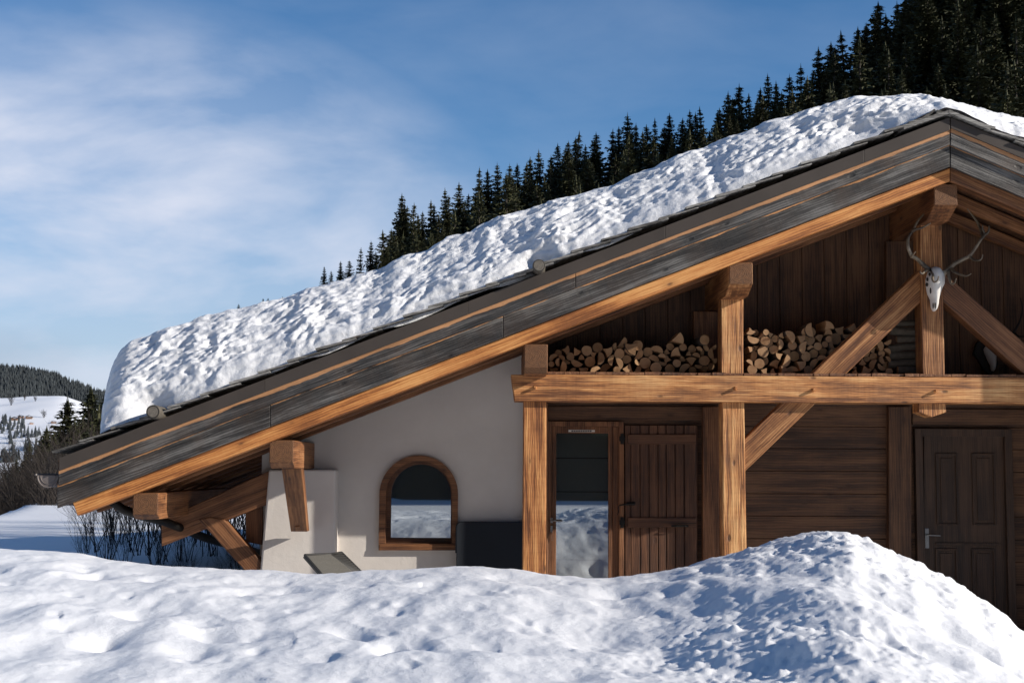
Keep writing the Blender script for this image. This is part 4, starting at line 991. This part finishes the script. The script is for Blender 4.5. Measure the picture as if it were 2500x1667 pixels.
for i in range(60):
    u = random.uniform(-20, 250); Y = random.uniform(44, 62); vt = interp([(-20, 1150), (40, 1130), (90, 1085), (150, 1075), (200, 1065), (250, 1050)], u)+random.uniform(0, 60)
    p = px(u, vt, Y); hh = 5.5; bush(p.x, Y, p.z-hh*.95, hh/3.4*random.uniform(.9, 1.15), i, 'bare_tree', 'leafless brown tree in the dense thicket between spruces and near snow slope', 'bare trees of the thicket at the left', 'tree')
# dark bank beneath the thicket
def bankf(x, y):
    return (x, y, -1.6-(y-38)*.04+.5*nz3(x*.3, y*.3))
o = grid('thicket_ground', lin(-34, -10, 30), lin(40, 80, 30), bankf, M['litter']); tag(o, kind='structure')

# ================================================================ FAR VALLEY SIDE
MD = [(-400,975),(0,968),(95,962),(150,962),(200,978),(235,1000),(330,1050),(700,1150),(1200,1250)]
YM = 1800.0; MT = [(px(u, v, YM).x, px(u, v, YM).z) for u, v in MD]
def meadow(x, y):
    zc = interp(MT, x*YM/max(y, 600) if y < YM else x); lo_ = -80
    t = (y-840)/(YM-840); z = lo_+(zc-lo_)*(ss(t)*.35+max(0, min(1, t))*.65) if y < YM else zc-(y-YM)*.1
    return (x, y, z+4.0*nz3(x*.006, y*.006)+1.6*nz3(x*.02, y*.015))
o = grid('snowy_meadow', lin(-1120, 240, 140), lin(840, 2000, 110), meadow, M['farsnow']); tag(o, kind='structure')
RD = [(-300,860),(0,897),(60,902),(130,915),(180,935),(240,958),(400,1010),(700,1090),(1100,1160)]
YD = 3500.0; RT = [(px(u, v+8, YD).x, px(u, v+8, YD).z) for u, v in RD]
def ridge(x, y):
    zc = interp(RT, x); return (x, y, zc-(YD-y)*.22 if y < YD else zc-(y-YD)*.1)
def farforest():
    g = G('far_wood_ground'); v = g.coords(rnd=False); g.l(g.mix(g.noise(v, .05, 6), (.02, .024, .028), (.05, .055, .06)), g.b.inputs['Base Color']); return g.m  # grey-blue tint stands for distance haze on the ridge
o = grid('far_ridge', lin(-2400, 700, 60), lin(2100, 4000, 50), ridge, farforest()); tag(o, kind='structure')
random.seed(3); m = MB()
def cone(m, x, y, z, h, r):
    k = 5; n0 = len(m.v); a0 = random.random()*6; vs = [(x, y, z+h)]
    for t, rr in ((.55, .55), (.55, .35), (0, 1)):
        for j in range(k): a = a0+2*math.pi*j/k; q = rr*r*random.uniform(.75, 1.2); vs.append((x+q*math.cos(a), y+q*math.sin(a), z+h*t))
    fs = [(0, 1+j, 1+(j+1) % k) for j in range(k)]+[(1+k+j, 1+2*k+j, 1+2*k+(j+1) % k, 1+k+(j+1) % k) for j in range(k)]
    m.add(vs, fs)
for i in range(11000):
    y = YD+8-random.random()**1.3*1250; x = (-.372+random.random()*.13)*y; cone(m, x, y, ridge(x, y)[2]-1, random.uniform(13, 24), random.uniform(3, 5))
M['farneedle'] = plain('hazy_far_needles', (.035, .042, .045), .9, 0, .6, .05)  # distance haze put into the needle colour as grey-blue
tag(m.build('far_forest', M['farneedle']), 'dark conifer forest covering the far ridge above the snowy meadow', 'forest', kind='stuff')
# scattered tree rows on the meadow, chalets
m = MB()
def on_meadow(u, v):
    best = None
    for k in range(240):
        y = 850+k*4.8; p = px(u, v, y); 
        if p.z < meadow(p.x, y)[2]: return Vector((p.x, y, meadow(p.x, y)[2]))
    return Vector((px(u, v, 1790).x, 1790, meadow(px(u, v, 1790).x, 1790)[2]))
random.seed(9)
for i in range(190):
    u, v = random.choice([(random.uniform(-10, 60), random.uniform(1030, 1062)), (random.uniform(20, 120), random.uniform(1060, 1110)), (random.uniform(-10, 50), random.uniform(1115, 1130)), (random.uniform(60, 150), random.uniform(1085, 1120))])
    p = on_meadow(u, v); cone(m, p.x, p.y, p.z-1, random.uniform(6, 12), random.uniform(1.5, 2.6))
tag(m.build('valley_copse', M['farneedle']), 'scattered dark copses of conifers on the snowy valley side below the village', 'copse', kind='stuff')
for (u, v, s, l) in ((27, 982, 1.0, 'round bare tree on the open snowy meadow at the left margin'), (107, 1013, .75, 'round bare tree on the meadow right of the distant chalets'), (60, 969, .6, 'small dark tree on the meadow crest below the far forest'), (86, 972, .6, 'small bare tree on the meadow crest, right of its neighbour')):
    p = on_meadow(u, v+8); bush(p.x, p.y, p.z-.5, s*4.6, 1, 'meadow_tree', l, 'trees on the far meadow', 'tree')
M['chaletwall'] = plain('far_chalet_wall', (.16, .09, .055), .8); M['chaletroof'] = plain('far_chalet_roof', (.045, .036, .034), .8); M['chaletpale'] = plain('far_chalet_orange_wall', (.34, .17, .09), .8)
for i, (u, v, w, l) in enumerate(((36, 1023, 15, 'wide dark distant chalet at the left of the village row'), (51, 1018, 12, 'orange walled distant chalet behind the row centre'), (71, 1019, 15, 'distant chalet with steep dark roof at the right of the village row'), (77, 1033, 8, 'small orange distant chalet just below the village row'), (131, 1031, 12, 'lone dark distant chalet beside the large spruce'), (12, 1017, 6, 'tiny distant hut at the left margin'))):
    p = on_meadow(u, v+3); e = empty('distant_chalet', p, random.uniform(-.3, .3), label=l, cat='house', group='distant chalets on the valley side'); hw = w/2*p.y/F*1.15; hd = hw*.8; hh = hw*.5
    fr = wm(e)
    def wb(mm, nme, mt): mm.v = [tuple(fr @ Vector(vv)) for vv in mm.v]; mm.build(nme, mt, e)
    wb(MB().box((-hw*.85, -hd, -3), (hw*.85, hd, hh)), 'wall', M['chaletpale'] if i in (1, 3) else M['chaletwall'])
    wb(MB().prism([(-hw*1.15, hh*.85), (0, hh*1.7), (hw*1.15, hh*.85), (hw*1.15, hh*1.02), (0, hh*1.9), (-hw*1.15, hh*1.02)], -hd*1.15, hd*1.15), 'roof', M['chaletroof'])

# ================================================================ BEHIND THE PHOTOGRAPHER (what the panes mirror, and what holds back sky light)
def backhill(x, y):
    d = -y-45; return (x, y, -1+max(0, d)*1.15+1.5*nz3(x*.05, y*.05, 1))  # unseen slope, shaped steep to cut sky light on the facade
o = grid('opposite_wooded_hill', lin(-180, 70, 120), lin(-150, -44, 60), backhill, M['litter']); tag(o, kind='structure')

random.seed(14); m = MB()
for i in range(2200):
    y = -49-random.random()**1.5*90; x = random.uniform(-120, 65); cone(m, x, y, backhill(x, y)[2]-1, random.uniform(9, 17), random.uniform(2, 3.4))
tag(m.build('opposite_forest', M['needles']), 'dark conifer forest across from the chalet, mirrored in its panes', 'forest', kind='stuff')
